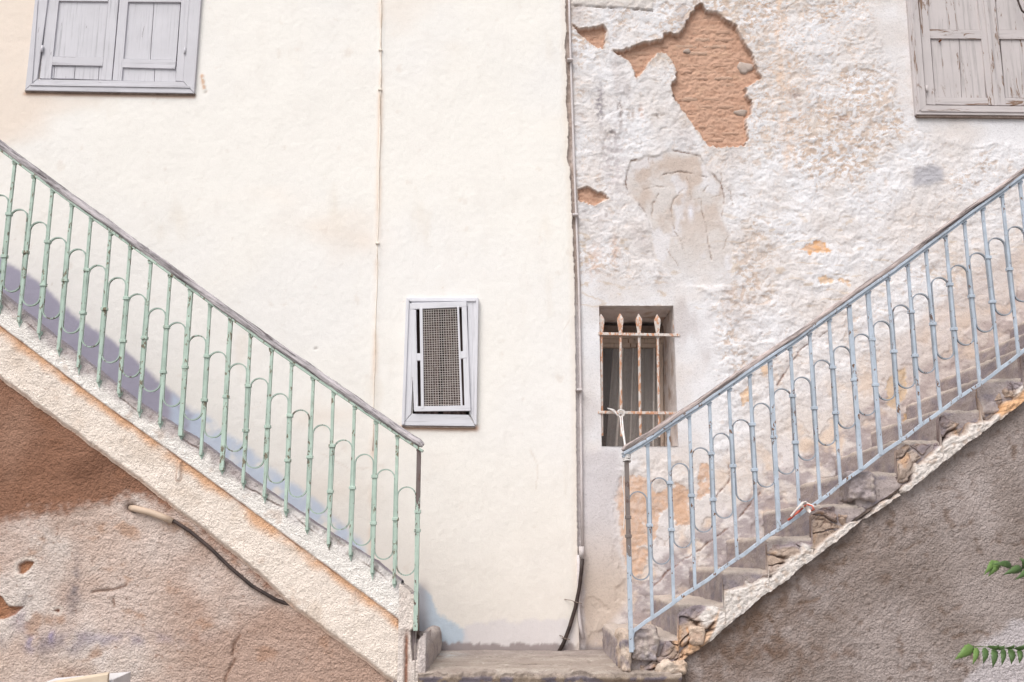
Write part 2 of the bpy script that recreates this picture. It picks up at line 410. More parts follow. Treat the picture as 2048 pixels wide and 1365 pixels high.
# old dado paint following the stairs and the landing
wob = .022*fbm(X*6, Z*6, 6, 31, .65)
viol = poly2([(-60,440),(0,515),(90,575),(160,640),(255,705),(352,792),(400,840),(400,905),(200,800),(0,640),(-60,600)], WY)
dv = psdf(X, Z, viol) + wob; C = mix(C, lin(158,154,172), ss(.02,-.015, dv)*.95); C = mix(C, lin(186,190,208), ss(.012,0., dv)*ss(-1.95,-1.65,X)*.6)
blue = poly2([(345,790),(420,842),(500,905),(560,950),(640,1010),(720,1085),(740,1140),(600,1100),(340,880)], WY)
db = psdf(X, Z, blue) + wob; C = mix(C, lin(192,203,220), ss(.03,-.02, db)*ss(-.75,.1, fbm(X*9,Z*9,3,32))*.9)
pale = poly2([(835,1170),(860,1188),(868,1215),(905,1245),(935,1258),(938,1320),(835,1320)], WY)
dp = psdf(X, Z, pale) + wob*1.8; C = mix(C, lin(186,199,211), ss(.015,-.008, dp)*.95)
band = poly2([(925,1245),(1170,1240),(1170,1320),(925,1320)], WY)
C = mix(C, lin(216,210,210), ss(.02,-.01, psdf(X, Z, band)+wob*2)*.85)
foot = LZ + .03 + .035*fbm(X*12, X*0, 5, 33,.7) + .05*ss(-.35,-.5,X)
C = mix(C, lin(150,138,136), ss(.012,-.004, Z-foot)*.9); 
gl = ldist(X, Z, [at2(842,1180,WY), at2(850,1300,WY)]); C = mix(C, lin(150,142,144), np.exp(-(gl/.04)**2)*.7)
sm = ss(.05,.0, ed-Xw); C = mix(C, lin(226,214,202), sm*.6)
# fine hairline cracks
for s_, pts in ((40, [(1060,900),(1075,930),(1072,980)]),(42, [(1148,640),(1130,660)]),(43,[(640,905),(700,940),(760,935)])):
    d = ldist(X+.01*fbm(X*25,Z*25,3,s_), Z+.01*fbm(X*25,Z*25,3,s_+9), [at2(x,y,WY) for x,y in pts]); C = mix(C, lin(196,180,166), np.exp(-(d/.004)**2)*.35)
P = np.stack([Xw, WY-D, Z], -1)
# return of the broken render edge
last = P[:,-1:,:].copy(); last[...,1] = RY+.03; last[...,0] += .002
P = np.concatenate([P, last], 1); C = np.concatenate([C, np.zeros_like(C[:,-1:])+lin(196,178,164)], 1)
xc = (xs[:-1]+xs[1:])/2; zc = (zs[:-1]+zs[1:])/2; XC, ZC = np.meshgrid(np.append(xc, 9), zc)
keep = ~(((XC>w2[0])&(XC<w2[1])&(ZC>w2[2])&(ZC<w2[3])) | ((XC>sh1[0])&(XC<sh1[1])&(ZC>sh1[2])&(ZC<sh1[3])))
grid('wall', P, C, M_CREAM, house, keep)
def reveal(parent, r, y0, y1, mat, name='reveal'):
    x0, x1, z0, z1 = r
    return MB().add([(x0,y0,z0),(x1,y0,z0),(x1,y0,z1),(x0,y0,z1),(x0,y1,z0),(x1,y1,z0),(x1,y1,z1),(x0,y1,z1)],
      [(0,4,5,1),(1,5,6,2),(2,6,7,3),(3,7,4,0)]).build(name, mat, parent)
def room(parent, r, y0, y1):
    x0, x1, z0, z1 = r
    return MB().box(x0-.02, x1+.02, y0, y1, z0-.02, z1+.02).build('dark_interior', M_DARK, parent)

# upper left window: closed double shutters -----------------------------------------------------
def bar(px, Y, dep, name, mat, par, bev=.0018, lab=None):
    o = MB().prism(px, Y, dep).build(name, mat, par, bev=bev)
    if lab: o['label'] = lab
    return o
def upx(x, y, Y, dz):     # the measured point moved straight up by dz metres, back in photo units
    a = at(x, y, Y); z = a[2]+dz-CAM[2]; d = cp*Y+sp*z
    return (1024+F*a[0]/d, 682.5-F*(cp*z-sp*Y)/d)
win1 = empty('shuttered_window', at(220,186,WY), parent=house)
win1['label'] = 'closed lilac double shutters in the upper left of the cream wall'
Yf = WY-.022
def up(x, y, dz=.42, Y=Yf): return upx(x, y, Y, dz)
bar([(50,180),(74,158),up(99,0),up(70,0)], Yf, .05, 'frame_side', M_SHUT, win1)
bar([(388,186),(366,163),up(379,0),up(402,0)], Yf, .05, 'frame_side', M_SHUT, win1)
bar([(50,181),(388,187),(366,164),(74,159)], Yf, .05, 'frame_sill', M_SHUTH, win1)
bar([(60,171),(380,176),(379,172),(62,167)], Yf-.006, .01, 'frame_moulding', M_SHUTH, win1, .001)
bar([(70,0),(84,0),(62,168),(58,172)][:1]+[(76,0),(64,168),(60,168)], Yf-.006, .01, 'frame_moulding', M_SHUT, win1, .001)
Ys = WY-.012
def shutter(par, stl, str_, rails, boards, Y, mv, mh, name='shutter'):
    bar(stl, Y, .03, 'stile', mv, par); bar(str_, Y, .03, 'stile', mv, par)
    for r in rails: bar(r, Y+.001, .028, 'rail', mh, par)
    for b in boards: bar(b, Y+.012, .012, 'panel', mv, par, .0015)
shutter(win1, [(79,157),(101,158),up(118,0,Y=Ys),up(97,0,Y=Ys)], [(203,160),(223,161),up(237,0,Y=Ys),up(217,0,Y=Ys)],
        [[(102,130),(205,132),(207,115),(104,113)], [(111,2),(216,3),up(216,0,.06,Ys),up(111,0,.06,Ys)]],
        [[(108,157),(148,158),(150,133),(110,133)], [(149,158),(196,160),(198,133),(151,133)], [(197,160),(205,160),(207,133),(199,133)],
         [(103,113),(207,115),(217,2),(116,2)], [(100,157),(107,157),(109,133),(101,133)], [up(111,0,.06,Ys),up(216,0,.06,Ys),up(216,0,.42,Ys),up(111,0,.42,Ys)]], Ys, M_SHUT, M_SHUTH)
shutter(win1, [(225,161),(243,162),up(256,0,Y=Ys),up(239,0,Y=Ys)], [(351,162),(366,163),up(379,0,Y=Ys),up(362,0,Y=Ys)],
        [[(243,135),(350,138),(352,120),(245,118)], [(256,4),(362,5),up(362,0,.06,Ys),up(256,0,.06,Ys)]],
        [[(244,162),(308,163),(309,137),(245,136)], [(309,163),(351,164),(352,139),(310,137)],
         [(246,118),(300,119),(308,3),(258,3)], [(301,119),(352,120),(361,4),(309,3)], [up(256,0,.06,Ys),up(362,0,.06,Ys),up(362,0,.42,Ys),up(256,0,.42,Ys)]], Ys, M_SHUT, M_SHUTH)
for x, y in ((86,100),(371,104)):
    a = at(x, y, Ys); MB().tube([(a[0],a[1]-.012,a[2]-.022),(a[0],a[1]-.012,a[2]+.022)], .007, 8).build('hinge', M_SHUT, win1, True)
room(win1, sh1, Ys+.035, WY+.3)
mesh_under = MB().prism([(49,181),(390,187),(389,190),(50,184)], Yf+.008, .04).build('sill_joint', M_CREV, win1)

# small screened window --------------------------------------------------------------------------
win2 = empty('screened_window', at(880,852,WY), parent=house); win2['label'] = 'small lilac window with a crooked wire screen in the cream wall'
Y2 = WY-.02
bar([(812,597),(833,620),(822,828),(803,851)], Y2, .06, 'frame_side', M_FRAMEW, win2)
bar([(957,597),(935,612),(939,826),(951,852)], Y2, .06, 'frame_side', M_FRAMEW, win2)
bar([(812,596),(957,596),(936,613),(832,614)], Y2, .06, 'frame_head', M_FRAMEWH, win2)
bar([(803,851),(951,853),(937,830),(824,828)], Y2, .06, 'frame_sill', M_FRAMEWH, win2)
bar([(813,597),(818,598),(809,848),(804,850)], Y2-.010, .012, 'frame_moulding', M_FRAMEW, win2, .001)
bar([(952,598),(957,597),(953,850),(948,848)], Y2-.010, .012, 'frame_moulding', M_FRAMEW, win2, .001)
bar([(819,599),(951,599),(951,603),(819,603)], Y2-.008, .01, 'frame_moulding', M_FRAMEWH, win2, .001)
Y3 = WY-.034
bar([(820,618),(832,620),(836,812),(828,822)], Y3, .02, 'screen_frame', M_FRAMEW, win2)
bar([(923,604),(933,606),(941,822),(929,813)], Y3, .02, 'screen_frame', M_FRAMEW, win2)
bar([(820,607),(933,603),(933,614),(820,619)], Y3-.001, .02, 'screen_frame', M_FRAMEWH, win2)
bar([(829,813),(941,811),(941,822),(828,823)], Y3-.001, .02, 'screen_frame', M_FRAMEWH, win2)
bar([(839,616),(845,616),(848,817),(842,818)], Y3-.003, .02, 'screen_bar', M_FRAMEW, win2, .002)
bar([(914,613),(918,613),(925,814),(921,814)], Y3-.003, .02, 'screen_bar', M_FRAMEW, win2, .002)
bar([(832,707),(843,707),(843,721),(832,722)], Y3-.002, .02, 'screen_block', M_FRAMEW, win2, .002)
bar([(920,703),(934,702),(934,716),(921,718)], Y3-.002, .02, 'screen_block', M_FRAMEW, win2, .002)
def quadpt(u, v, Q):  # bilinear in measured quad
    (x0,y0),(x1,y1),(x2,y2),(x3,y3) = Q
    return ((1-u)*(1-v)*x0+u*(1-v)*x1+u*v*x2+(1-u)*v*x3, (1-u)*(1-v)*y0+u*(1-v)*y1+u*v*y2+(1-u)*v*y3)
Q = [(843,617),(915,614),(922,813),(847,815)]
def wires(nu, nv, vert):
    mb = MB()
    for i in range(1, (nu if vert else nv)):
        pts = []
        for j in range(33):
            a = j/32; u, v = (i/nu, a) if vert else (a, i/nv)
            x, y = quadpt(u, v, Q)
            x += .7*math.sin(9*v+i*.9)*(.4 if vert else .2); y += .8*math.sin(7*u+i*1.3)*(.2 if vert else .5)
            p = at(x, y, Y3+.006+.0015*math.sin(j*3+i)); pts.append(p)
        mb.tube(pts, .0017, 4, False)
    return mb
wires(15, 42, True).build('wire_screen', M_WIRE, win2); wires(15, 42, False).build('wire_screen', M_WIRE, win2)
# cloth hanging behind the screen
cu = []; nn = 40
for v in range(2):
    for i in range(nn+1):
        u = i/nn; x = w2[0]+.01+(w2[1]-w2[0]-.03)*u
        cu.append((x, WY+.05+.012*math.sin(u*34)+.01*math.sin(u*71), w2[2]+.01 if v == 0 else w2[3]))
c_ = mesh('hanging_cloth', cu, [(i, i+1, nn+2+i, nn+1+i) for i in range(nn) if not (18 <= i <= 21)], M_CURTB, win2, True)
room(win2, w2, WY+.12, WY+.4); reveal(win2, w2, WY, WY+.12, M_DARK)
MB().prism([(803,852),(951,854),(951,857),(804,855)], Y2+.006, .04).build('sill_joint', M_CREV, win2)

# cable painted over, running down the cream wall
pts = []
for i in range(60):
    t_ = i/59*8; j = min(int(t_), 7); f_ = t_-j; a, b = cab[j], cab[j+1]
    pts.append((a[0]*(1-f_)+b[0]*f_+.002*math.sin(i*.9), WY-.005, a[1]*(1-f_)+b[1]*f_))
pts = [(pts[0][0], pts[0][1], TOPZ)] + pts[:46]
o = MB().tube(pts, [.0058]*22+[.0035]*25, 8).build('wall_cable', M_COAT, None, True)
tag(o, 'thin painted-over cable running straight down the cream wall', 'cable')
for x, y in ((761,101),(760,180),(755,487)):
    a = at(x, y, WY-.006); s_ = MB().box(a[0]-.012,a[0]+.012,WY-.017,WY+.004,a[2]-.006,a[2]+.006).build('cable_clip', M_COAT, o, bev=.003)

# ------------------------------------------------------------------ old limewashed house, right
old = empty('old_house', (2.0, RY, 0), 'peeling white limewashed house wall on the right, bare mud brick showing', 'house')
xs = cols([.28, w3[0], w3[1], sh2[0], 3.45, 4.0], .0062); zs = cols([.9, w3[2], w3[3], sh2[2], sh2[3], TOPZ], .0064)
X, Z = np.meshgrid(xs, zs)
def zz(pts, ox=1100, oy=0, k=2.73): return poly2([(ox+x/k, oy+y/k) for x, y in pts], RY)
PA = zz([(345,275),(400,275),(440,262),(510,235),(620,215),(625,180),(700,190),(735,150),(770,75),(800,35),(830,20),(850,60),(910,65),(960,110),(1010,135),(1040,190),(1060,240),(1100,290),(1115,340),(1130,390),(1155,430),(1070,475),(1070,520),(1105,570),(1095,620),(1070,650),(1080,760),(1060,795),(930,803),(870,800),(830,750),(790,690),(740,620),(690,550),(665,490),(665,455),(695,430),(695,380),(660,320),(630,285),(590,290),(540,340),(500,400),(470,425),(455,370),(420,320),(380,300)])
PB = zz([(120,135),(150,158),(200,158),(290,140),(310,170),(305,220),(290,265),(250,255),(200,225),(160,180)])
PC = zz([(150,1040),(205,1020),(240,1050),(290,1060),(315,1085),(240,1120),(155,1095)])
PD = zz([(430,1205),(480,1200),(540,1215),(550,1240),(470,1245)])
wx = .013*fbm(X*24, Z*24, 4, 51,.7); wz = .013*fbm(X*24, Z*24, 4, 52,.7)
dA = np.minimum(psdf(X+wx, Z+wz, PA), psdf(X+wx, Z+wz, PB)); dC = psdf(X+wx, Z+wz, PC)
dA = dA + .006*fbm(X*60,Z*60,3,187); dC = dC + .006*fbm(X*60,Z*60,3,187); dX = np.minimum(dA, dC)
dG = psdf(X+wx, Z+wz, zz([(410,990),(440,880),(520,860),(600,850),(640,815),(820,850),(860,920),(930,1000),(950,1080),(940,1180),(985,1300),(1000,1400),(1000,1560),(700,1560),(560,1400),(545,1250),(520,1150),(430,1060)]))
# smooth zones
win_sm = psdf(X, Z, poly2([(1150,545),(1260,565),(1390,560),(1420,640),(1440,760),(1420,930),(1300,910),(1240,930),(1240,1320),(1150,1320)], RY)) + .05*fbm(X*5,Z*5,4,60)
lowz = 1
sh_sm = psdf(X, Z, poly2([(1735,0),(1830,0),(1850,230),(2060,235),(2060,290),(1900,280),(1810,260),(1790,150)], RY)) + .04*fbm(X*5,Z*5,3,61)
rough = np.clip(1 - ss(.03,-.03, win_sm)*.9 - ss(.03,-.03, sh_sm)*.85 - ss(.01,-.01, dG)*.75, .06, 1)
qx, qz = X + .03*fbm(X*9,Z*9,3,62), Z + .03*fbm(X*9,Z*9,3,63)
lump = fbm(qx*24, qz*30, 4, 64, .55); worm = ridged(qx*20, qz*32, 3, 65)
big = fbm(X*5, Z*5, 4, 66)
_l = poly2([(1230,1235),(2100,590)], 5.9); _h = Z-(_l[0,1]+(X-_l[0,0])*(_l[1,1]-_l[0,1])/(_l[1,0]-_l[0,0])); rough = rough*(1-.6*ss(.7,.2,_h))
sc_ = 1 + .7*ss(3.9, 3.0, Z)                       # coarser, thicker coats lower down
upper = ss(3.55,4.4, Z)*ss(3.0,2.3,X); tanz = ss(-.35,.35, fbm(X*1.7+2,Z*1.7,4,72) + upper*.45*ss(1.0,1.7,X+.3*ss(4.6,5.0,Z)*3) - .3)
nf = fbm(qx*19, qz*31, 5, 764, .62); thr = -.36+.30*tanz; pl = ss(thr-.05, thr+.05, nf)
nf2 = fbm(X*34, Z*44, 4, 765, .6); pl2 = ss(-.30,-.20, nf2)
D = rough*(.0020*pl + .0009*pl2 + .0030*lump + .0018*fbm(qx*60,qz*66,2,659)) + .008*big*(.3+.7*rough) + .0006*fbm(X*90,Z*90,2,67)
D += rough*.0045*fbm(qx*11, qz*14, 3, 68)*sc_
# colours
C = np.zeros(X.shape+(3,)) + lin(228,226,228)
C = mix(C, lin(222,214,210), ss(-.1,.6, fbm(X*3,Z*3,4,70))*.7)
tone = .5 + .5*upper
crev = ss(.15,-.45, lump+.5*fbm(X*50,Z*50,2,71))
C = mix(C, lin(209,188,172), (1-pl)*(.4+.6*tanz)*rough*.9); C = mix(C, lin(178,158,144), (1-pl2)*(.3+.7*tanz)*rough*.55); C = mix(C, lin(168,140,120), np.exp(-((nf-thr+.03)/.03)**2)*rough*tanz*.5)
C = mix(C, lin(214,204,198), ss(-.2,.5,fbm(X*2.1+8,Z*2.1,4,173))*.55)
C = mix(C, lin(200,180,166), ss(.12,.5,fbm(qx*26,qz*36,5,171,.6))*tanz*.75*rough)
C = mix(C, lin(150,130,118), ss(.42,.62,fbm(X*17+3,Z*21,5,172,.65))*(.2+.6*tanz)*rough*.65)
C = mix(C, lin(212,198,186), ss(.1,.55, fbm(X*6,Z*3.2,5,73))*tanz*.6*rough)
sx = at2(1562,100,RY)[0]; streak = np.exp(-((X-sx+.03*fbm(X*0+2,Z*4,3,74))/.045)**2)*ss(3.95,4.1,Z)
C = mix(C, lin(226,194,168), streak*ss(-.3,.5,fbm(X*20,Z*8,5,75,.65))*.6)
v_ = ss(.82,.95, ridged(qx*9, qz*22, 2, 76))*ss(4.0,4.35,Z)*ss(1.35,1.6,X)*ss(2.45,2.2,X); C = mix(C, lin(214,172,138), v_*.75)
vw = ss(.80,.93, ridged(X*2.2+.1*lump, Z*7+.3*fbm(X*3,Z*3,3,77), 2, 78))*ss(3.9,3.6,Z)*ss(3.0,3.2,Z); C = mix(C, lin(206,188,170), vw*.7)
C = mix(C, lin(150,132,126), ss(.55,.7, fbm(X*13,Z*13,4,79))*ss(1.6,.9,X)*ss(3.2,3.8,Z)*.45)
C = mix(C, lin(190,180,178), ss(.15,.6, fbm(X*4+9,Z*1.8,4,80))*ss(1.7,1.1,X)*.55*ss(2.2,2.6,Z))
# dirt blotches and drips
for x, y, w, h, c, a in ((1199,210,.03,.16,(120,112,122),.75),(1226,268,.05,.035,(108,98,90),.8),(1240,212,.02,.05,(130,112,104),.7),(1242,235,.014,.09,(140,124,118),.6),(1262,228,.02,.05,(150,124,106),.6),(1282,222,.012,.05,(190,140,110),.6),
                      (1320,232,.04,.018,(140,120,100),.6),(1685,238,.05,.02,(160,120,100),.6),(1590,192,.05,.03,(150,118,104),.55),(1228,320,.09,.3,(188,176,178),.5),(1190,520,.05,.12,(214,176,150),.5),(1230,500,.03,.12,(212,170,140),.45)):
    p = at2(x, y, RY); e = np.exp(-(((X-p[0]+wx*2)/w)**2+((Z-p[1]+wz*2)/h)**2)*1.4); C = mix(C, lin(*c)*.9, np.clip(e*1.25,0,1)*a*ss(-.35,.2,fbm(X*34,Z*34,4,81))); D -= .006*e*(h<.06)
# ochre flakes where the white has come off, grey cement repair
def flake(pts, c, a=.95, dep=.003, edge=.010):
    global C, D
    d = psdf(X+wx*1.6, Z+wz*1.6, poly2(pts, RY)); k = ss(.003,-.003,d)*a*ss(-.62,-.35,fbm(X*15,Z*15,4,182,.65))
    C = mix(C, lin(*c), k*(.75+.25*ss(-.3,.3,fbm(X*30,Z*30,3,82)))); D -= dep*ss(.003,-.003,d)
    return d
flake([(1600,497),(1628,484),(1645,482),(1650,492),(1664,500),(1660,507),(1636,505),(1618,508)], (226,176,130))
flake([(1635,556),(1650,551),(1668,560),(1662,567),(1640,567)], (224,190,156)); flake([(1675,560),(1695,558),(1700,572),(1685,566)], (222,188,156))
g_ = psdf(X, Z, poly2([(1832,337),(1870,333),(1885,340),(1883,360),(1856,368),(1828,370)], RY)); C = mix(C, lin(178,176,182), ss(.03,-.015,g_+wx)*.9)
C = mix(C, lin(208,199,193), ss(.02,-.03,dG+.03*fbm(X*8,Z*8,4,188))*.75*ss(3.15,3.6,Z)); C = mix(C, lin(198,180,168), ss(.012,-.02,dG)*ss(.25,-.25,fbm(X*5,Z*5,5,83))*.8*ss(3.35,3.9,Z)); C = mix(C, lin(228,226,230), ss(.0,-.02,dG)*ss(.1,.4,fbm(X*6+3,Z*4,4,183))*.6)
D -= .003*ss(.012,-.012,dG)
e_ = np.exp(-(dG/.005)**2)*ss(3.6,3.8,Z)*ss(-.3,.3,fbm(X*10,Z*10,3,184)); C = mix(C, lin(136,112,98), e_*.95); D -= .004*e_
def crack(pts, w=.004, dep=.006, c=(168,146,132), a=.8, Y=RY, ox=1100, oy=0, k=2.73):
    global C, D
    d = ldist(X+.8*wx, Z+.8*wz, [at2(ox+x/k, oy+y/k, Y) for x, y in pts]); e = np.exp(-(d/(w*(.55+.5*fbm(X*12,Z*12,3,185))))**2)*ss(-.5,-.1,fbm(X*9,Z*9,3,186))
    C = mix(C, lin(*c), e*a); D -= dep*e
crack([(620,955),(700,938),(780,945),(850,965)], .006, .008, (140,115,100)); crack([(510,1035),(570,1020),(640,1018)]); crack([(590,1060),(560,1120),(555,1200)], .005)
crack([(730,1035),(680,1080),(662,1150),(680,1260),(720,1320),(740,1400)], .005); crack([(860,1015),(825,1070),(830,1160),(855,1240),(862,1310),(880,1420)], .005)
crack([(740,950),(765,1020),(770,1090),(860,1085),(930,1065)], .004, .003); crack([(540,870),(530,930),(500,980)], .003, .003); crack([(930,940),(940,1010),(985,1050),(1000,1150)], .004,.004)
crack([(130,35),(250,42),(400,50),(560,62)], .006, .010, (150,124,104)); crack([(620,1290),(640,1365),(700,1450)], .004, .003); crack([(950,1365),(960,1310),(990,1280)], .004,.003)
wh = np.exp(-((X-at2(1382,430,RY)[0])/.018)**2-((Z-at2(1382,425,RY)[1])/.05)**2); C = mix(C, lin(232,230,236), wh)
topl = psdf(X, Z, poly2([(1140,-60),(1310,-60),(1305,20),(1140,10)], RY)); C = mix(C, lin(212,204,198), ss(.005,-.005,topl)*.8); D += .006*ss(.003,-.003,topl)
# lower part: grey render beside the seam, flaking paint and soot along the stairs
ln = poly2([(1230,1235),(2100,590)], 5.9); sl = (ln[1,1]-ln[0,1])/(ln[1,0]-ln[0,0]); hs_ = Z - (ln[0,1]+(X-ln[0,0])*sl)     # height above the stair line on the wall
low = ss(.62,.12, hs_ + .16*fbm(X*2.4,Z*2.4,4,90))
C = mix(C, lin(216,205,197), low*.6)
C = mix(C, lin(222,190,158), ss(.05,.35, fbm(X*5,Z*5,5,91))*low*.45)
C = mix(C, lin(220,214,214), ss(.1,.3, fbm(X*4+7,Z*4,5,92))*low*.8)
edgef = np.exp(-(((fbm(X*5,Z*5,5,91)-.1))/.02)**2)*low; D -= .004*ss(.05,.12,fbm(X*5,Z*5,5,91))*low; C = mix(C, lin(178,156,140), edgef*.45)
dd = hs_ - (.13+.0*X) + .05*fbm(X*5,Z*5,4,93)
C = mix(C, lin(164,152,154), ss(.03,-.03, dd)*ss(-.35,.1, fbm(X*7,Z*11,5,94,.6))*.8); C = mix(C, lin(206,196,192), ss(.0,-.03,dd)*ss(.35,.5, fbm(X*20,Z*45,4,95))*.8)
dd2 = hs_-.42+.12*fbm(X*3,Z*3,4,96); C = mix(C, lin(192,174,166), ss(.03,-.06,dd2)*ss(1.9,2.5,X)*.4)
for pts, c in (([(1240,955),(1270,950),(1300,958),(1310,990),(1335,975),(1370,985),(1378,1040),(1352,1050),(1345,1010),(1318,1030),(1316,1060),(1300,1100),(1285,1150),(1262,1155),(1245,1110),(1232,1085),(1226,1010)], (212,176,150)),
               ([(1402,925),(1420,930),(1420,985),(1395,1000),(1396,960)], (212,176,150)), ([(1350,965),(1380,980),(1384,1050),(1352,1052),(1335,1010)], (212,176,150)), ([(1480,790),(1498,770),(1500,800),(1486,815)], (222,186,150)), ([(1520,735),(1545,728),(1542,750),(1526,752)], (220,190,162)),
               ([(1775,765),(1790,742),(1812,738),(1815,790),(1790,820),(1772,810)], (208,182,152)), ([(1805,830),(1820,815),(1828,850),(1812,865)],(216,180,140))):
    flake(pts, c, .9)
wl = psdf(X+wx*2, Z+wz*2, poly2([(1212,1010),(1235,1000),(1250,1150),(1215,1060)], RY)); C = mix(C, lin(226,222,222), ss(.01,-.01,wl)*.8)
for p_ in ([(1300,1180),(1345,1135),(1400,1100),(1470,1045),(1520,985)], [(1555,770),(1600,700),(1660,660)], [(1420,1010),(1460,960),(1455,900)]):
    crack(p_, .006, .007, (140,108,94), .85, RY, 0, 0, 1)
gs = psdf(X, Z, poly2([(1140,905),(1235,900),(1245,960),(1225,1000),(1240,1120),(1262,1190),(1215,1260),(1140,1330)], RY)) + .03*fbm(X*6,Z*6,4,97)
C = mix(C, lin(206,200,202), ss(.04,-.03,gs)*.85); C = mix(C, lin(200,180,160), ss(.04,-.03,gs)*ss(2.0,1.4,Z)*.7)
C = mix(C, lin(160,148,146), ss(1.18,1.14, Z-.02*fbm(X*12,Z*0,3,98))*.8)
# mortar strip next to the seam
ds = X - seam_x(Z); stp = ss(.050,.025, ds+.010*fbm(X*12,Z*12,4,99)); C = mix(C, lin(186,166,154), stp*ss(2.9,3.4,Z)*.85); C = mix(C, lin(206,198,198), stp*ss(3.3,2.9,Z)*.8); D += .004*stp*fbm(X*30,Z*30,3,100)
# window surround smear
# the missing plaster: clay core lies 3 cm back
inh = ss(.0035,-.0035, dX)
clay = lin(210,170,147)*.9
CC = np.zeros_like(C)+clay; CC = mix(CC, lin(196,154,130)*.9, ss(-.1,.5,fbm(X*10,Z*22,4,101))*.6); CC = mix(CC, lin(140,98,76), ss(.38,.55,fbm(X*26,Z*40,5,305,.65))*.6); CC = mix(CC, lin(214,176,150)*.9, ss(.2,.6,fbm(X*8,Z*16,4,102))*.6)
lip = np.exp(-((dX-.004)/.007)**2)*(dX > -.002); C = mix(C, lin(214,196,182), lip*.6); D += .003*lip; C = mix(C, lin(150,116,94), np.exp(-((dX-.001)/.0045)**2)*ss(-.2,.4,fbm(X*14,Z*14,3,306))*.7)
depth = np.where(dA < dC, .032, .016)
D = D*(1-inh) + inh*(-depth + .006*fbm(X*18,Z*34,4,103) + .004*fbm(X*50,Z*60,2,104))
C = C*(1-inh[...,None]) + CC*inh[...,None]
P = np.stack([X, RY-D, Z], -1)
XC, ZC = np.meshgrid((xs[:-1]+xs[1:])/2, (zs[:-1]+zs[1:])/2)
keep = ~(((XC>w3[0])&(XC<w3[1])&(ZC>w3[2])&(ZC<w3[3])) | ((XC>sh2[0])&(XC<sh2[1])&(ZC>sh2[2])&(ZC<sh2[3])))
grid('wall', P, C, M_OLD, old, keep)

# mud bricks, each a worn block in the hole
def inpoly(p, P):
    c = False
    for i in range(len(P)):
        a, b = P[i], P[(i+1)%len(P)]
        if (a[1] > p[1]) != (b[1] > p[1]) and p[0] < (b[0]-a[0])*(p[1]-a[1])/(b[1]-a[1])+a[0]: c = not c
    return c
def pdist(p, P): return abs(float(psdf(np.array([p[0]]), np.array([p[1]]), P)[0]))
nb = 0
for PP, dep in ((PA, .032), (PB, .032), (PC, .016)):
    z = PP[:,1].min()-.01; row = 0
    while z < PP[:,1].max():
        h = random.uniform(.040,.056); x = PP[:,0].min() - random.uniform(0,.16)
        while x < PP[:,0].max():
            L = random.uniform(.11,.21)
            # clip the brick to the hole: scan for the inside run on this course
            n_ = 12; ok = [inpoly((x+(i+.5)*L/n_, z+h/2), PP) and pdist((x+(i+.5)*L/n_, z+h/2), PP) > h*.42 for i in range(n_)]
            if sum(ok) >= 4 and random.random() < .9:
                i0 = ok.index(True); i1 = n_-ok[::-1].index(True)
                xa, xb = x+i0*L/n_+.004, x+i1*L/n_-.004
                nx, nz = 6, 3; vs = []; pr = random.uniform(-.004,.004) + (.001 if dep > .02 else 0)
                for j in range(nz+1):
                    for i in range(nx+1):
                        u, v = i/nx, j/nz; eb = (i in (0,nx)) or (j in (0,nz))
                        xx = xa+(xb-xa)*u + random.uniform(-.004,.004); zz_ = z+.003+(h-.006)*v + random.uniform(-.003,.003)
                        vs.append((xx, RY+dep - (pr if not eb else -.007) + random.uniform(-.002,.002), zz_))
                k0 = len(vs)
                ring = [j*(nx+1)+i for j, i in [(0,i) for i in range(nx+1)]+[(j,nx) for j in range(1,nz+1)]+[(nz,i) for i in range(nx-1,-1,-1)]+[(j,0) for j in range(nz-1,0,-1)]]
                fs = [(j*(nx+1)+i, j*(nx+1)+i+1, (j+1)*(nx+1)+i+1, (j+1)*(nx+1)+i) for j in range(nz) for i in range(nx)]
                for r in ring: vs.append((vs[r][0], RY+dep+.03, vs[r][2]))
                nr = len(ring); fs += [(ring[q], k0+q, k0+(q+1)%nr, ring[(q+1)%nr]) for q in range(nr)]
                mesh('brick', vs, fs, M_BRICKS[random.choice((0,0,0,1,1,2,2))], old, True); nb += 1
            x += L
        z += h; row += 1
# one grey field stone and two pebbles set in the clay
def stone(x, y, w, h, mat, dep=.03, pr=.02, name='stone'):
    c = at(x, y, RY+dep); vs = []; fs = []; nu, nv = 12, 5
    for j in range(nv+1):
        r = math.cos(j/nv*math.pi/2)**.6 if j < nv else 0
        for i in range(nu):
            a = 2*math.pi*i/nu; k_ = 1+.16*math.sin(3*a+x)+.1*math.sin(5*a+y)
            vs.append((c[0]+w*r*k_*math.cos(a), RY+dep+.01-(pr+.01)*math.sin(j/nv*math.pi/2)**.7, c[2]+h*r*k_*math.sin(a)))
    for j in range(nv):
        for i in range(nu): fs.append((j*nu+i, j*nu+(i+1)%nu, (j+1)*nu+(i+1)%nu, (j+1)*nu+i))
    return mesh(name, vs, fs, mat, old, True)
M_STONE = solid('grey_field_stone', lin(200,184,174)*.85, lin(178,162,152)*.85, .9, ns=18, bd=.004)
stone(1490,136,.055,.042,M_STONE,.03,.012)['label'] = 'grey stone set at the right edge of the bare clay'
stone(1374,103,.026,.019,M_BRICKS[3],.03,.010); stone(1482,226,.045,.025,M_BRICKS[3],.03,.010)

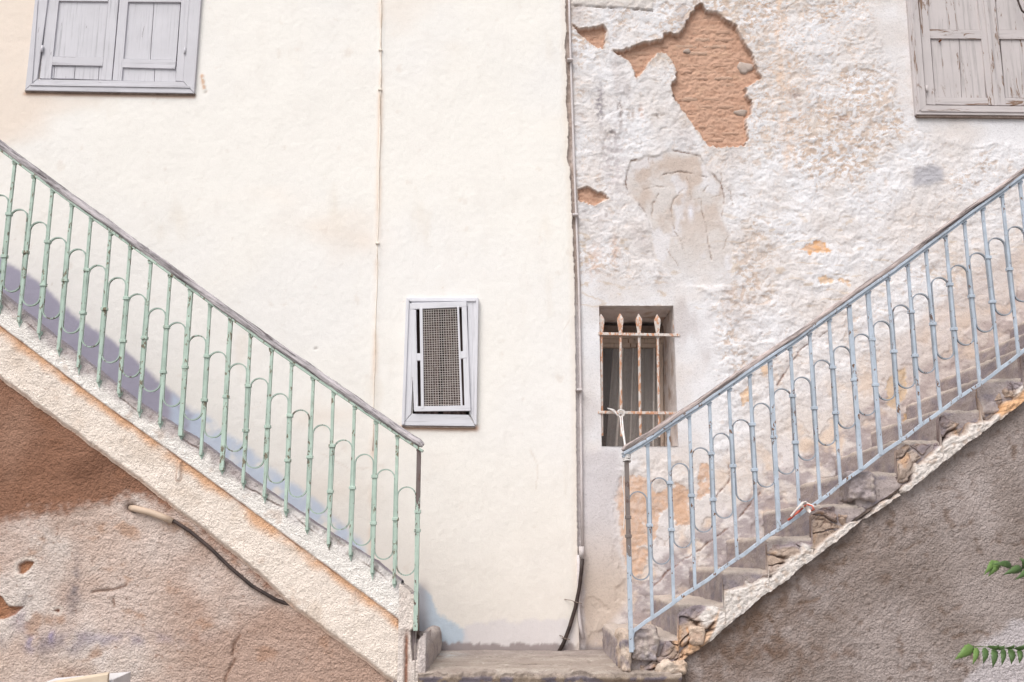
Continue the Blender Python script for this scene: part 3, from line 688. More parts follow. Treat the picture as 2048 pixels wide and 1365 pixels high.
# upper right window ----------------------------------------------------------------------------
win4 = empty('shuttered_window', at(1940,228,RY), parent=old); win4['label'] = 'closed weathered shutters in the upper right of the peeling wall'
Y4 = RY-.03; Y5 = RY-.016
def up4(x, y, dz=.42, Y=Y4): return upx(x, y, Y, dz)
XR = 2140
bar([(1832,229),(1853,211),up4(1838,0),up4(1817,0)], Y4, .05, 'frame_side', M_SHUT2, win4)
bar([(1838,222),(1842,219),up4(1826,0),up4(1822,0)], Y4-.006, .01, 'frame_moulding', M_SHUT2, win4, .001)
bar([(1832,229),(XR,232),(XR,214),(1853,211)], Y4, .05, 'frame_sill', M_SHUT2H, win4)
bar([(1842,223),(XR,226),(XR,222),(1847,219)], Y4-.006, .01, 'frame_moulding', M_SHUT2H, win4, .001)
shutter(win4, [(1853,209),(1871,210),up4(1857,0,Y=Y5),up4(1839,0,Y=Y5)], [(1977,210),(1994,211),up4(1972,0,Y=Y5),up4(1955,0,Y=Y5)],
   [[(1871,209),(1977,211),(1976,196),(1870,195)], [(1861,77),(1963,78),(1961,60),(1859,59)]],
   [[(1870,195),(1923,196),(1918,78),(1862,77)], [(1924,196),(1972,196),(1963,78),(1919,78)], [(1859,59),(1960,60),up4(1956,0,.42,Y5),up4(1855,0,.42,Y5)]], Y5, M_SHUT2, M_SHUT2H)
shutter(win4, [(1996,211),(2012,211),up4(1991,0,Y=Y5),up4(1975,0,Y=Y5)], [(2122,212),(2140,212),up4(2105,0,Y=Y5),up4(2085,0,Y=Y5)],
   [[(2011,211),(2122,212),(2121,197),(2010,196)], [(1999,78),(2110,79),(2107,61),(1997,60)]],
   [[(2011,196),(2064,196),(2058,78),(2001,78)], [(2065,196),(2121,197),(2110,79),(2059,78)], [(1997,60),(2107,61),up4(2103,0,.42,Y5),up4(1993,0,.42,Y5)]], Y5, M_SHUT2, M_SHUT2H)
bar([(1990,211),(1999,211),up4(1977,0,Y=Y5-.01),up4(1968,0,Y=Y5-.01)], Y5-.01, .01, 'cover_strip', M_SHUT2, win4, .002)
a = at(1852,180,Y5); MB().tube([(a[0],a[1]-.014,a[2]-.022),(a[0],a[1]-.014,a[2]+.022)], .006, 8).build('hinge', M_SHUT2, win4, True)
a = at(1880,82,Y5); MB().tube([(a[0],a[1]+.01,a[2]),(a[0],a[1]-.012,a[2]-.002)], .006, 8).build('latch_stub', solid('rust_stain', lin(150,90,60), lin(110,66,46)), win4, True)
room(win4, sh2, Y5+.032, RY+.3)
MB().prism([(1833,230),(XR,233),(XR,237),(1834,234)], Y4+.008, .04).build('sill_joint', M_CREV, win4)
MB().prism([(1816,0),(1819,0),(1835,229),(1831,229)], Y4+.008, .04).build('side_joint', M_CREV, win4)

# barred window ---------------------------------------------------------------------------------
win3 = empty('window', at(1277,893,RY), parent=old); win3['label'] = 'deep small window behind rusty bars with a grey curtain'
YI = RY+.46
# reveal with uneven plaster
n1, n2 = 40, 44
def revgrid(p00, p10, p01, nx, ny, nrm, seed, name):
    U, V = np.meshgrid(np.linspace(0,1,nx), np.linspace(0,1,ny)); p00, p10, p01, nrm = map(np.array, (p00, p10, p01, nrm))
    P = p00 + U[...,None]*(p10-p00) + V[...,None]*(p01-p00)
    s_, t_ = U*np.linalg.norm(p10-p00), V*np.linalg.norm(p01-p00)
    d = .008*fbm(s_*8,t_*8,4,seed)*ss(0,.12,V)+ .002*fbm(s_*40,t_*40,2,seed+1)
    P = P + d[...,None]*nrm
    C = np.zeros(P.shape)+lin(226,214,208); C = mix(C, lin(180,150,128), ss(0,.5,fbm(s_*7,t_*7,4,seed+2))*.7); C = mix(C, lin(214,208,206), ss(.4,0,V)*.7)
    return grid(name, P, C, M_OLD, win3)
x0, x1, z0, z1 = w3; ya, yb = RY-.004, YI+.05
revgrid((x0,ya,z1),(x1,ya,z1),(x0,yb,z1), 50, 60, (0,0,-1), 300, 'reveal')
revgrid((x1,ya,z0),(x1,ya,z1),(x1,yb,z0), 90, 60, (-1,0,0), 310, 'reveal')
revgrid((x0,ya,z0),(x0,ya,z1),(x0,yb,z0), 90, 60, (1,0,0), 320, 'reveal')
revgrid((x0,ya,z0),(x1,ya,z0),(x0,yb,z0), 50, 60, (0,0,1), 330, 'reveal')
o = MB().prism([(1190,651),(1333,652),(1333,668),(1190,668)], YI-.03, .1).build('lintel', M_CREV, win3)
bar([(1190,668),(1340,668),(1340,677),(1190,677)], YI-.02, .05, 'frame_head', M_TAN, win3)
bar([(1190,678),(1340,678),(1340,686),(1190,686)], YI-.01, .05, 'frame_head', M_TAN, win3)
bar([(1190,687),(1340,687),(1340,695),(1190,695)], YI, .05, 'sash_rail', M_TAN, win3)
bar([(1320,687),(1326,687),(1328,900),(1322,900)], YI-.005, .05, 'sash_stile', M_TAN, win3)
bar([(1328,677),(1340,677),(1342,900),(1330,900)], YI-.015, .05, 'frame_side', M_TAN, win3)
bar([(1186,687),(1201,687),(1201,900),(1186,900)], YI-.005, .05, 'sash_stile', M_TAN, win3)
g_ = at(1180,690,YI+.02); g2 = at(1340,905,YI+.02)
MB().box(g_[0], g2[0], YI+.02, YI+.024, g2[2], g_[2]).build('pane', M_GLASS, win3)
# two layers of curtain
def curtain(pxa, pxb, pxa2, pxb2, Y, folds, seed, mat):
    vs = []; fs = []; n = 60; m = 14
    for j in range(m+1):
        for i in range(n+1):
            u = i/n; v = j/m; x = (pxa*(1-v)+pxa2*v)*(1-u)+(pxb*(1-v)+pxb2*v)*u
            p = at(x, 690+215*v, Y); vs.append((p[0], Y+.018*math.sin(u*folds*6.28+seed+v*.8)+.008*math.sin(u*folds*15+2*v), p[2]))
    for j in range(m):
        for i in range(n): fs.append((j*(n+1)+i, (j+1)*(n+1)+i, (j+1)*(n+1)+i+1, j*(n+1)+i+1))
    return mesh('curtain', vs, fs, mat, win3, True)
curtain(1227, 1275, 1212, 1275, YI+.04, 2, 0, M_CURT); curtain(1272, 1300, 1272, 1302, YI+.055, 1.4, 1, M_CURT); curtain(1298, 1332, 1300, 1332, YI+.04, 1.2, 2, M_CURT)
MB().box(x0-.2, x1+.2, YI+.30, YI+.32, z0-.2, z1+.2).build('dark_interior', M_DARK, win3)
grille = empty('window_grille', at(1277,875,RY+.01), parent=old); grille['label'] = 'rusty white iron grille with spear tipped bars'
YG = RY+.012
def spear(xt, yt, xb, yb, name='bar'):
    a = Vector(at(xt, yt, YG)); b = Vector(at(xb, yb, YG)); mb = MB()
    mb.tube([b, b.lerp(a,.4), a+Vector((0,0,-.155))], .0085, 8)
    c = a+Vector((0,0,-.16)); vs = []
    for dz, w in ((0,.009),(.05,.011),(.10,.018),(.125,.019),(.16,.001)):
        for sx_, sy_ in ((-1,-.5),(1,-.5),(1,.5),(-1,.5)): vs.append((c.x+sx_*w, c.y+sy_*w*.8, c.z+dz))
    fs = [(k*4+j, k*4+(j+1)%4, k*4+4+(j+1)%4, k*4+4+j) for k in range(4) for j in range(4)]
    mb.add(vs, fs); return mb.build(name, M_RUSTB, grille)
for q in ((1202,628,1204,872),(1240,627,1243,873),(1277,628,1281,872),(1314,629,1319,875),(1351,631,1357,876)): spear(*q)
for ya_, yb_, xe in ((668,671,1360),(825,827,1362)):
    a = at(1196, ya_, YG-.012); b = at(xe, yb_, YG-.012); MB().strip([a, b], .017, .012).build('crossbar', M_RUSTB, grille, bev=.002)

# ------------------------------------------------------------------ conduits on the seam
pts = [at(x, y, RY-.014) for x, y in ((1137,-60),(1139,40),(1144,200),(1151,400),(1156,520),(1159,620),(1161,750),(1163,950),(1165,1108))]
o = MB().tube(pts, .0075, 10).build('conduit', M_PVC, None, True); tag(o, 'thin grey plastic conduit running down the seam between the two walls', 'conduit')
p0 = at(1163,1104,WY-.006); MB().tube([(p0[0],p0[1],p0[2]+.03),(p0[0],p0[1],p0[2]-.03)], .016, 10).build('coupling', M_PVC, o, True)
for x, y in ((1140,120),(1151,430),(1159,780)):
    a = at(x, y, WY-.006); MB().box(a[0]-.018,a[0]+.018,a[1]-.014,a[1]+.03,a[2]-.006,a[2]+.006).build('clip', M_PVC, o, bev=.003)
pts = [at(x, y, WY-.02) for x, y in ((1165,1118),(1163,1140),(1159,1175),(1151,1215),(1139,1255),(1128,1285),(1114,1312))]
o = MB().tube(pts, .011, 10).build('drain_hose', M_BLACK, None, True); tag(o, 'short dark plastic pipe hanging bent above the landing at the seam', 'pipe')
w_ = MB()
for (x, y), dx in (((1153,1205),-24),((1129,1277),-10)):
    c = Vector(at(x, y, WY-.02)); e = Vector(at(x+dx, y-6, WY-.003))
    w_.tube([c+Vector((.014*math.cos(a), .014*math.sin(a), .004*math.sin(2*a))) for a in np.linspace(0, 6.28, 14)], .0022, 5)
    w_.tube([c+Vector((0,-.014,0)), (c+e)/2+Vector((0,-.012,.004)), e], .0022, 5); w_.tube([c+Vector((0,-.014,0)), c+Vector((.03,-.018,-.006))], .0022, 5)
w_.build('tie_wire', M_CREV, o)
pts = [at(x, y, WY-.004) for x, y in ((1157,1110),(1157,1180),(1157,1220),(1160,1250),(1167,1278))]
o = MB().tube(pts, .010, 10).build('conduit', M_PVC, None, True); tag(o, 'short dirty grey conduit end behind the bent dark pipe', 'conduit')

# ------------------------------------------------------------------ walls under the stairs
def line_fn(pts, Y):
    q = poly2(pts, Y); q = q[np.argsort(q[:,0])]
    def f(x):
        r = np.interp(x, q[:,0], q[:,1]); s0 = (q[1,1]-q[0,1])/(q[1,0]-q[0,0]); s1 = (q[-1,1]-q[-2,1])/(q[-1,0]-q[-2,0])
        r = np.where(x < q[0,0], q[0,1]+(x-q[0,0])*s0, r); return np.where(x > q[-1,0], q[-1,1]+(x-q[-1,0])*s1, r)
    return f
LB = line_fn([(0,760),(121,850),(241,937),(330,1005),(438,1089),(500,1137),(589,1221),(774,1358)], FY)
LM = line_fn([(0,651),(200,802),(400,945),(600,1092),(796,1237)], FY)
LT = line_fn([(0,588),(99,668),(198,746),(274,806),(396,882),(535,984),(652,1064),(751,1125),(822,1180)], FY)
RB = line_fn([(2048,804),(1940,882),(1815,982),(1716,1049),(1635,1110),(1500,1214),(1414,1286),(1312,1365)], FY)
xe_l = at(801,1240,FY)[0]; xs_r = at(1290,1330,FY)[0]
# left lower wall
xs = np.arange(-4.0, xe_l+.06, .0078); v = np.linspace(0, 1, 330)
X = np.repeat(xs[None,:], len(v), 0); zt = LB(X)+.012; zb = .35; Z = zb + (zt-zb)*v[:,None]
wx = .02*fbm(X*10,Z*10,4,200); wz = .02*fbm(X*10,Z*10,4,201)
D = .008*fbm(X*3,Z*3,4,202) + .003*fbm(X*16,Z*16,4,203) + .0045*fbm(X*45,Z*45,3,204)
C = np.zeros(X.shape+(3,)) + lin(208,189,179)
C = mix(C, lin(198,175,162), ss(-.3,.4,fbm(X*2,Z*2,4,205))*.8)
C = mix(C, lin(216,205,198), ss(-.15,.4,fbm(X*2.4+5,Z*2.4,4,206))*ss(-1.2,-2.0,X)*.8)
C = mix(C, lin(176,140,116), ss(.25,.6,fbm(X*5,Z*7,5,207))*.7)
C = mix(C, lin(150,116,96)*.85, ss(.35,.6,fbm(X*24,Z*24,5,212,.65))*.6)
# brown bare coat directly below the flight
hb = np.interp(X, [-4,at2(0,1045,LLY)[0],at2(120,1020,LLY)[0],at2(300,1000,LLY)[0],at2(420,1085,LLY)[0],at2(560,1200,LLY)[0],-.5], [at2(0,1075,LLY)[1],at2(0,1045,LLY)[1],at2(120,1018,LLY)[1],at2(300,1004,LLY)[1],at2(420,1085,LLY)[1]+.02,at2(560,1190,LLY)[1],at2(780,1340,LLY)[1]])
kb = ss(-.04,.05, Z-hb+.07*fbm(X*4,Z*4,4,208)+.03*fbm(X*30,Z*30,2,209)); C = mix(C, lin(152,108,84)*.85, kb*.95); C = mix(C, lin(118,82,64)*.85, kb*ss(.1,.6,fbm(X*3,Z*3,4,219))*.5)
kr = ss(-.5,.3, fbm(X*2.2,Z*2.2,4,210)+ss(-1.9,-.9,X)*ss(2.0,1.2,Z)*1.1-.5); C = mix(C, lin(174,138,118)*.92, kr*.6)
for pts, c in (([(-10,1190),(0,1192),(16,1212),(46,1214),(30,1230),(0,1238),(-10,1238)], (166,120,92)), ([(38,1130),(48,1122),(66,1124),(56,1140),(44,1150),(36,1148)], (166,120,92)), ([(108,1220),(118,1220),(116,1225)], (150,90,60))):
    d = psdf(X+wx*.5, Z+wz*.5, poly2(pts, LLY)); k = ss(.004,-.004,d); C = mix(C, lin(222,210,200), np.exp(-((d-.012)/.008)**2)*.7); C = mix(C, lin(*c), k); D -= .016*k
for x, y, w, h, c, a in ((148,1175,.03,.13,(104,98,104),.8),(55,1202,.035,.035,(112,104,108),.7),(75,1290,.24,.03,(120,112,124),.5),(230,1278,.30,.03,(130,124,150),.5),(42,1240,.06,.05,(150,136,150),.5),(90,1300,.05,.07,(110,100,110),.5),(60,1280,.02,.06,(140,132,170),.6),(150,1290,.06,.06,(120,112,128),.5),(105,1270,.012,.05,(120,112,160),.6),(80,1330,.5,.1,(206,186,168),.3)):
    p = at2(x, y, LLY); e = np.exp(-(((X-p[0]+wx)/w)**2+((Z-p[1]+wz)/h)**2)); C = mix(C, lin(*c), e*a*ss(-.5,.4,fbm(X*12,Z*12,3,211)))
for pts in ([(185,1183),(222,1182),(240,1175),(256,1169)],[(480,1270),(468,1288),(462,1310)],[(470,1320),(452,1350),(446,1380)],[(225,1200),(227,1212)]):
    d = ldist(X+.5*wx, Z+.5*wz, [at2(x,y,LLY) for x,y in pts]); e = np.exp(-(d/.006)**2); C = mix(C, lin(120,86,66), e*.7); D -= .008*e
hole = np.exp(-(ldist(X,Z,[at2(258,1016,LLY),at2(264,1018,LLY)])/.022)**2); D -= .03*hole; C = mix(C, lin(90,56,38), hole*.9)
ll = empty('under_stair_wall', (-2.2, LLY, 0), 'rough brown and pinkish wall under the left flight of stairs', 'wall')
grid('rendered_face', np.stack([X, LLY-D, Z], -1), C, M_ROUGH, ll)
MB().add([(-4,LLY+.02,0),(xe_l+.06,LLY+.02,0),(xe_l+.06,LLY+.02,.36),(-4,LLY+.02,.36)],[(0,1,2,3)]).build('base', M_CREV, ll)
# right lower wall
xs = np.arange(xs_r-.1, 4.0, .0078); X = np.repeat(xs[None,:], len(v), 0); zt = RB(X)+.008; Z = zb + (zt-zb)*v[:,None]
wx = .02*fbm(X*10,Z*10,4,220); wz = .02*fbm(X*10,Z*10,4,221)
q1, q2 = X+.04*fbm(X*6,Z*6,3,222), Z+.04*fbm(X*6,Z*6,3,223)
lump = fbm(q1*17,q2*23,4,224)
D = .008*fbm(X*3,Z*3,4,225) + .0035*lump + .0035*fbm(X*48,Z*55,3,226)
C = np.zeros(X.shape+(3,)) + lin(168,155,150)*.95
C = mix(C, lin(148,134,127)*.93, ss(-.2,.5,fbm(X*2.2,Z*2.2,4,227))*.8)
C = mix(C, lin(120,102,88), ss(.0,-.35,lump)*.8+0*lump) if False else mix(C, lin(126,106,94)*.92, ss(-.05,-.5,lump)*ss(-.3,.3,fbm(X*3,Z*3,3,228))*.8)
C = mix(C, lin(196,184,181)*.95, ss(.0,.6,fbm(X*1.8,Z*1.8,4,229)+ss(1.6,3.0,X)*ss(1.9,.9,Z)*.7-.2)*.8)
C = mix(C, lin(118,100,90)*.8, ss(.3,.6,fbm(X*22,Z*26,5,233,.65))*.6)
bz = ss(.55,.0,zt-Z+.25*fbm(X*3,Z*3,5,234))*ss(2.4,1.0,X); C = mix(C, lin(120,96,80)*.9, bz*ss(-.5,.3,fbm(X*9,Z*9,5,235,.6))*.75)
pp = psdf(X+wx*1.5, Z+wz*1.5, poly2([(2060,1235),(2010,1250),(1960,1290),(1965,1320),(1925,1365),(1925,1420),(2060,1420)], LRY)); C = mix(C, lin(196,188,190), ss(.02,-.02,pp)*.8)
bd_ = ldist(X+wx,Z+wz,[at2(1330,1300,LRY),at2(1500,1300,LRY),at2(1620,1306,LRY),at2(1700,1308,LRY)]); C = mix(C, lin(116,92,78), np.exp(-(bd_/.04)**2)*.6*ss(-.3,.3,fbm(X*16,Z*16,4,232)))
for x, y, w, h, a in ((1600,1335,.05,.08,.7),(1600,1218,.06,.05,.5),(1500,1262,.1,.12,.6),(1440,1330,.15,.12,.6),(1700,880,.02,.02,.3)):
    p = at2(x, y, LRY); e = np.exp(-(((X-p[0]+wx*3)/w)**2+((Z-p[1]+wz*3)/h)**2)); C = mix(C, lin(112,86,70), e*a*.6*ss(-.3,.3,fbm(X*25,Z*25,4,231)))
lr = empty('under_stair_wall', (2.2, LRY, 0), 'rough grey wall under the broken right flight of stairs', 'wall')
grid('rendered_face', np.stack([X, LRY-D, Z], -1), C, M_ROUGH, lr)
MB().add([(xs_r-.1,LRY+.02,0),(4,LRY+.02,0),(4,LRY+.02,.36),(xs_r-.1,LRY+.02,.36)],[(0,1,2,3)]).build('base', M_CREV, lr)

# ------------------------------------------------------------------ left flight
lf = empty('staircase', (-1.6, 5.4, 0), 'left flight of stairs with a thick plastered string, climbing to the left', 'staircase')
us = np.arange(-4.0, xe_l+.001, .0056); vv = np.linspace(0, 1, 84)
X = np.repeat(us[None,:], len(vv), 0); V = vv[:,None]+0*X
bot = LB(X) + .010*fbm(X*9, X*0+1, 4, 240); mid = LM(X)+.003*fbm(X*12,X*0,3,241); top = LT(X) + .006*fbm(X*14, X*0+5, 4, 242)
Z = np.where(V < .6, bot+(mid-bot)*V/.6, mid+(top-mid)*(V-.6)/.4)
hm = Z-mid
D = .006*fbm(X*4,Z*4,4,243) + .0035*fbm(X*20,Z*20,4,244) + .003*fbm(X*70,Z*70,2,245) + .012*ss(-.006,.006,hm)
D -= ss(.05,.0,top-Z)*.012*(1+fbm(X*12,Z*12,3,246)); D -= .02*ss(.03,0,Z-bot)
C = np.zeros(X.shape+(3,)) + lin(240,234,228)
C = mix(C, lin(238,223,210), ss(.0,-.02,hm)*.85); C = mix(C, lin(216,198,182), ss(0,.6,fbm(X*4,Z*4,4,247))*ss(.02,-.02,hm)*.6)
C = mix(C, lin(222,172,132), ss(-.075,-.006,hm+.04*fbm(X*7,Z*7,4,248))*ss(.003,-.003,hm)*.9*ss(-.9,.0,fbm(X*5,Z*5,4,348)))
C = mix(C, lin(160,108,80), np.exp(-((hm+.004)/.004)**2)*ss(-.3,.3,fbm(X*7,Z*7,3,249))*.8)  # thin dark line under the ledge: rust with its shadow painted in
C = mix(C, lin(190,160,140), ss(.35,.7,fbm(X*10,Z*10,4,250))*.4)
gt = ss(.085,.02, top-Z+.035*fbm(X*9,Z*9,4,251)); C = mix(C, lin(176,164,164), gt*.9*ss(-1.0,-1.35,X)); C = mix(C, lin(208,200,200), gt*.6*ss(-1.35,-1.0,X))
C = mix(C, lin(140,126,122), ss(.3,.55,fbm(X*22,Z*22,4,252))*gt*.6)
dcr = np.abs(top-Z-.035-.02*fbm(X*5,X*0,3,253)); e = np.exp(-(dcr/.004)**2)*ss(0,.25,fbm(X*3,X*0+9,3,254)); C = mix(C, lin(120,96,84), e*.8); D -= .008*e
C = mix(C, lin(196,150,122), ss(.03,.0,Z-bot)*.5)
vk = ldist(X, Z, [at2(360,925,FY), at2(357,958,FY)]); D += .014*np.exp(-(vk/.008)**2); C = mix(C, lin(186,150,128), np.exp(-((vk-.012)/.006)**2)*.5)
dh = ldist(X,Z,[at2(672,1072,FY),at2(683,1083,FY),at2(688,1088,FY)]); e = np.exp(-(dh/.012)**2); C = mix(C, lin(130,104,92), e*.8*ss(.004,.01,dh)); D -= .015*e
P = np.stack([X, FY-D, Z], -1)
# curb top, running back
rows = []; rc = []
for k_, (dy, dz) in enumerate(((.02,.006),(.05,.010),(.09,.008),(.13,.0),(.14,-.25))):
    r = P[-1:].copy(); r[...,1] = FY+dy + .004*fbm(us*20, us*0+k_, 3, 255); r[...,2] = LT(us)[None]+dz + .006*fbm(us*16, us*0+k_*3, 4, 256); rows.append(r)
    rc.append(np.zeros_like(C[-1:])+lin(160,150,156)+.05*fbm(us*10, us*0+k_, 4, 257)[None,:,None])
P = np.concatenate([P]+rows, 0); C = np.concatenate([C]+rc, 0)
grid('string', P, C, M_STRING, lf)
# green paint run down at every baluster foot is built with the railing
def flightbody(fn_b, xa, xb, Yf, par, drop=.02):
    n = 60; vs = []; fs = []
    for i in range(n+1):
        x = xa+(xb-xa)*i/n; z = float(fn_b(np.array([x]))[0])+drop
        vs += [(x, Yf, z), (x, 5.92, z), (x, 5.92, z+.03), (x, Yf, z+.03)]
    for i in range(n):
        q = i*4
        for j in range(4): fs.append((q+j, q+4+j, q+4+(j+1)%4, q+(j+1)%4))
    fs += [(0,1,2,3), (4*n+3,4*n+2,4*n+1,4*n)]
    return mesh('soffit', vs, fs, M_CREV, par)
flightbody(LB, -4.0, xe_l, FY+.03, lf)
M_STEP = solid('grey_step_cement', lin(168,156,158)*.8, lin(140,128,128)*.8, .9, ns=9, bd=.004)
g_l, r_l = .213, .156; x = xe_l-.02; z = LZ; i = 0
while x > -3.9:
    z = float(LT(np.array([x-.1]))[0])-.19
    MB().box(x-g_l-.02, x, FY+.135, WY+.01, min(z-.05, float(LB(np.array([x-g_l-.02]))[0])+.05), z).build('step', M_STEP, lf, bev=.012); x -= g_l
# end of the string: vertical pilaster with a rusty edge
us = np.linspace(xe_l-.008, at(852,1300,FY)[0], 40); zs2 = np.linspace(.4, 0, 2)
nv = 200; V = np.linspace(0,1,nv)[:,None]+np.zeros((1,40)); X = np.repeat(us[None,:], nv, 0)
tp = np.where(X < at(833,1200,FY)[0], LT(X)-.01, at(840,1268,FY)[2]) + .01*fbm(X*30,X*0,3,260)
Z = .35 + (tp-.35)*V
D = .006*fbm(X*14,Z*8,4,261)+.004*fbm(X*50,Z*50,2,262) + .014
dr = np.abs(X-at(813,1300,FY)[0]-.004*fbm(Z*14,X*0,3,263)); m_ = ss(1.33,1.27,Z)
C = np.zeros(X.shape+(3,))+lin(224,212,204); C = mix(C, lin(200,184,176), ss(0,.5,fbm(X*12,Z*6,4,264))*.7)
e = np.exp(-(dr/.010)**2)*m_; C = mix(C, lin(136,84,56), e*.9); D -= .012*e
cr = psdf(X,Z,poly2([(822,1262),(836,1258),(846,1270),(836,1282),(834,1318),(826,1320),(824,1290)], FY))+.004*fbm(X*40,Z*40,3,265); k_ = ss(.004,-.004,cr); D -= .05*k_; C = mix(C, lin(84,60,48), k_*.9)
C = mix(C, lin(190,180,178), ss(at(842,1300,FY)[0]-.02, at(842,1300,FY)[0], X)*.7)
P = np.stack([X, FY-D, Z], -1)
lastc = P[:,-1:].copy(); lastc[...,1] = FY+.3; P = np.concatenate([P, lastc],1); C = np.concatenate([C, C[:,-1:]],1)
t2 = P[-1:].copy(); t2[...,1] = FY+.16; P = np.concatenate([P,t2],0); C = np.concatenate([C, C[-1:]*.8],0)
grid('string_end', P, C, M_STRING, lf)

MB().box(xe_l-.03, at(833,1200,FY)[0], FY+.01, FY+.155, .9, float(LT(np.array([xe_l+.04]))[0])-.02).build('curb_end', M_STEP, lf, bev=.01)
# ------------------------------------------------------------------ landing
ld = empty('landing', (.1, 5.4, 0), 'worn grey concrete landing between the two flights', 'landing')
xl0, xl1 = at(838,1300,FY)[0], at(1300,1340,FY)[0]+.15
us = np.arange(xl0, xl1, .0075); ys = np.arange(FY-.05, WY+.02, .0075)
X, Yg = np.meshgrid(us, ys)
Zt = LZ + .004*fbm(X*5,Yg*6,4,270) + .002*fbm(X*24,Yg*24,3,271)
Zt += .010*ss(FY+.02, FY+.16, Yg)*0 
rim = ss(.05,.0,X-xl0)*0
C = np.zeros(X.shape+(3,))+lin(172,158,148)*.92; C = mix(C, lin(196,184,172), ss(-.2,.4,fbm(X*7,Yg*6,5,272))*.5); C = mix(C, lin(150,134,124), ss(.2,.5,fbm(X*9,Yg*7,5,273,.65))*.5)
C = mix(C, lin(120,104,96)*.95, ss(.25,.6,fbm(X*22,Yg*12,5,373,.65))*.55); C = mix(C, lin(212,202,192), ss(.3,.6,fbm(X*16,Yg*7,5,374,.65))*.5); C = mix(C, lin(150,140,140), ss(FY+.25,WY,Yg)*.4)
for (xa_,ya_,xb_,yb_) in ((-.3,5.6,.0,5.5),(.0,5.5,.35,5.62),(-.1,5.2,.3,5.12)):
    dck = ldist(X+.03*fbm(X*8,Yg*8,4,375), Yg+.05*fbm(X*8,Yg*8,4,376), [(xa_,ya_),(xb_,yb_)]); e = np.exp(-(dck/.010)**2); C = mix(C, lin(96,80,72), e*.8); Zt -= .006*e
C = mix(C, lin(198,206,210), np.exp(-((X-at(890,1312,5.7)[0])/.09)**2-((Yg-5.62)/.14)**2)*.7*ss(-.3,.3,fbm(X*14,Yg*30,3,274)))
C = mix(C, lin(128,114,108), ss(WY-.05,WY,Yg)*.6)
ef = ss(FY+.06,FY-.05,Yg); Zt -= ef*.012*(1+1.5*fbm(X*11,X*0,4,371)); P = np.stack([X, Yg+ef*.022*fbm(X*9,X*0+3,4,370), Zt], -1)
# nosing and front face joined to the top sheet
fz = np.arange(0.0, .62, .0075); 
Xf = np.repeat(us[None,:], len(fz), 0); Zf = LZ-.012-fz[::-1,None]+0*Xf
und = np.exp(-((LZ-Zf-.05)/.02)**2)
Df = .010*fbm(Xf*12,Zf*12,4,275)+.006*fbm(Xf*40,Zf*40,3,276) - .022*ss(.028,.045,LZ-Zf)
Cf = np.zeros(Xf.shape+(3,))+lin(190,172,156); fl = fbm(Xf*7,Zf*10,4,277)
Cf = mix(Cf, lin(146,138,150), ss(.0,.06,fl)*.95); Df -= .005*ss(0,.06,fl); Cf = mix(Cf, lin(120,100,86), np.exp(-((fl)/.03)**2)*.5); Cf = mix(Cf, lin(178,162,150), ss(.03,.018,LZ-Zf)*.9)
Cf = mix(Cf, lin(140,118,104), ss(at(1150,1350,FY)[0], at(1240,1350,FY)[0], Xf)*ss(.03,.045,LZ-Zf)*.7)
Pf = np.stack([Xf, FY-.05-Df+.022*fbm(Xf*9,Xf*0+3,4,370), Zf-.012*1.5*fbm(Xf*11,Xf*0,4,371)*ss(.05,0,LZ-Zf)-.008], -1)
grid('slab', np.concatenate([Pf, P],0), np.concatenate([Cf, C],0), M_CONC, ld)
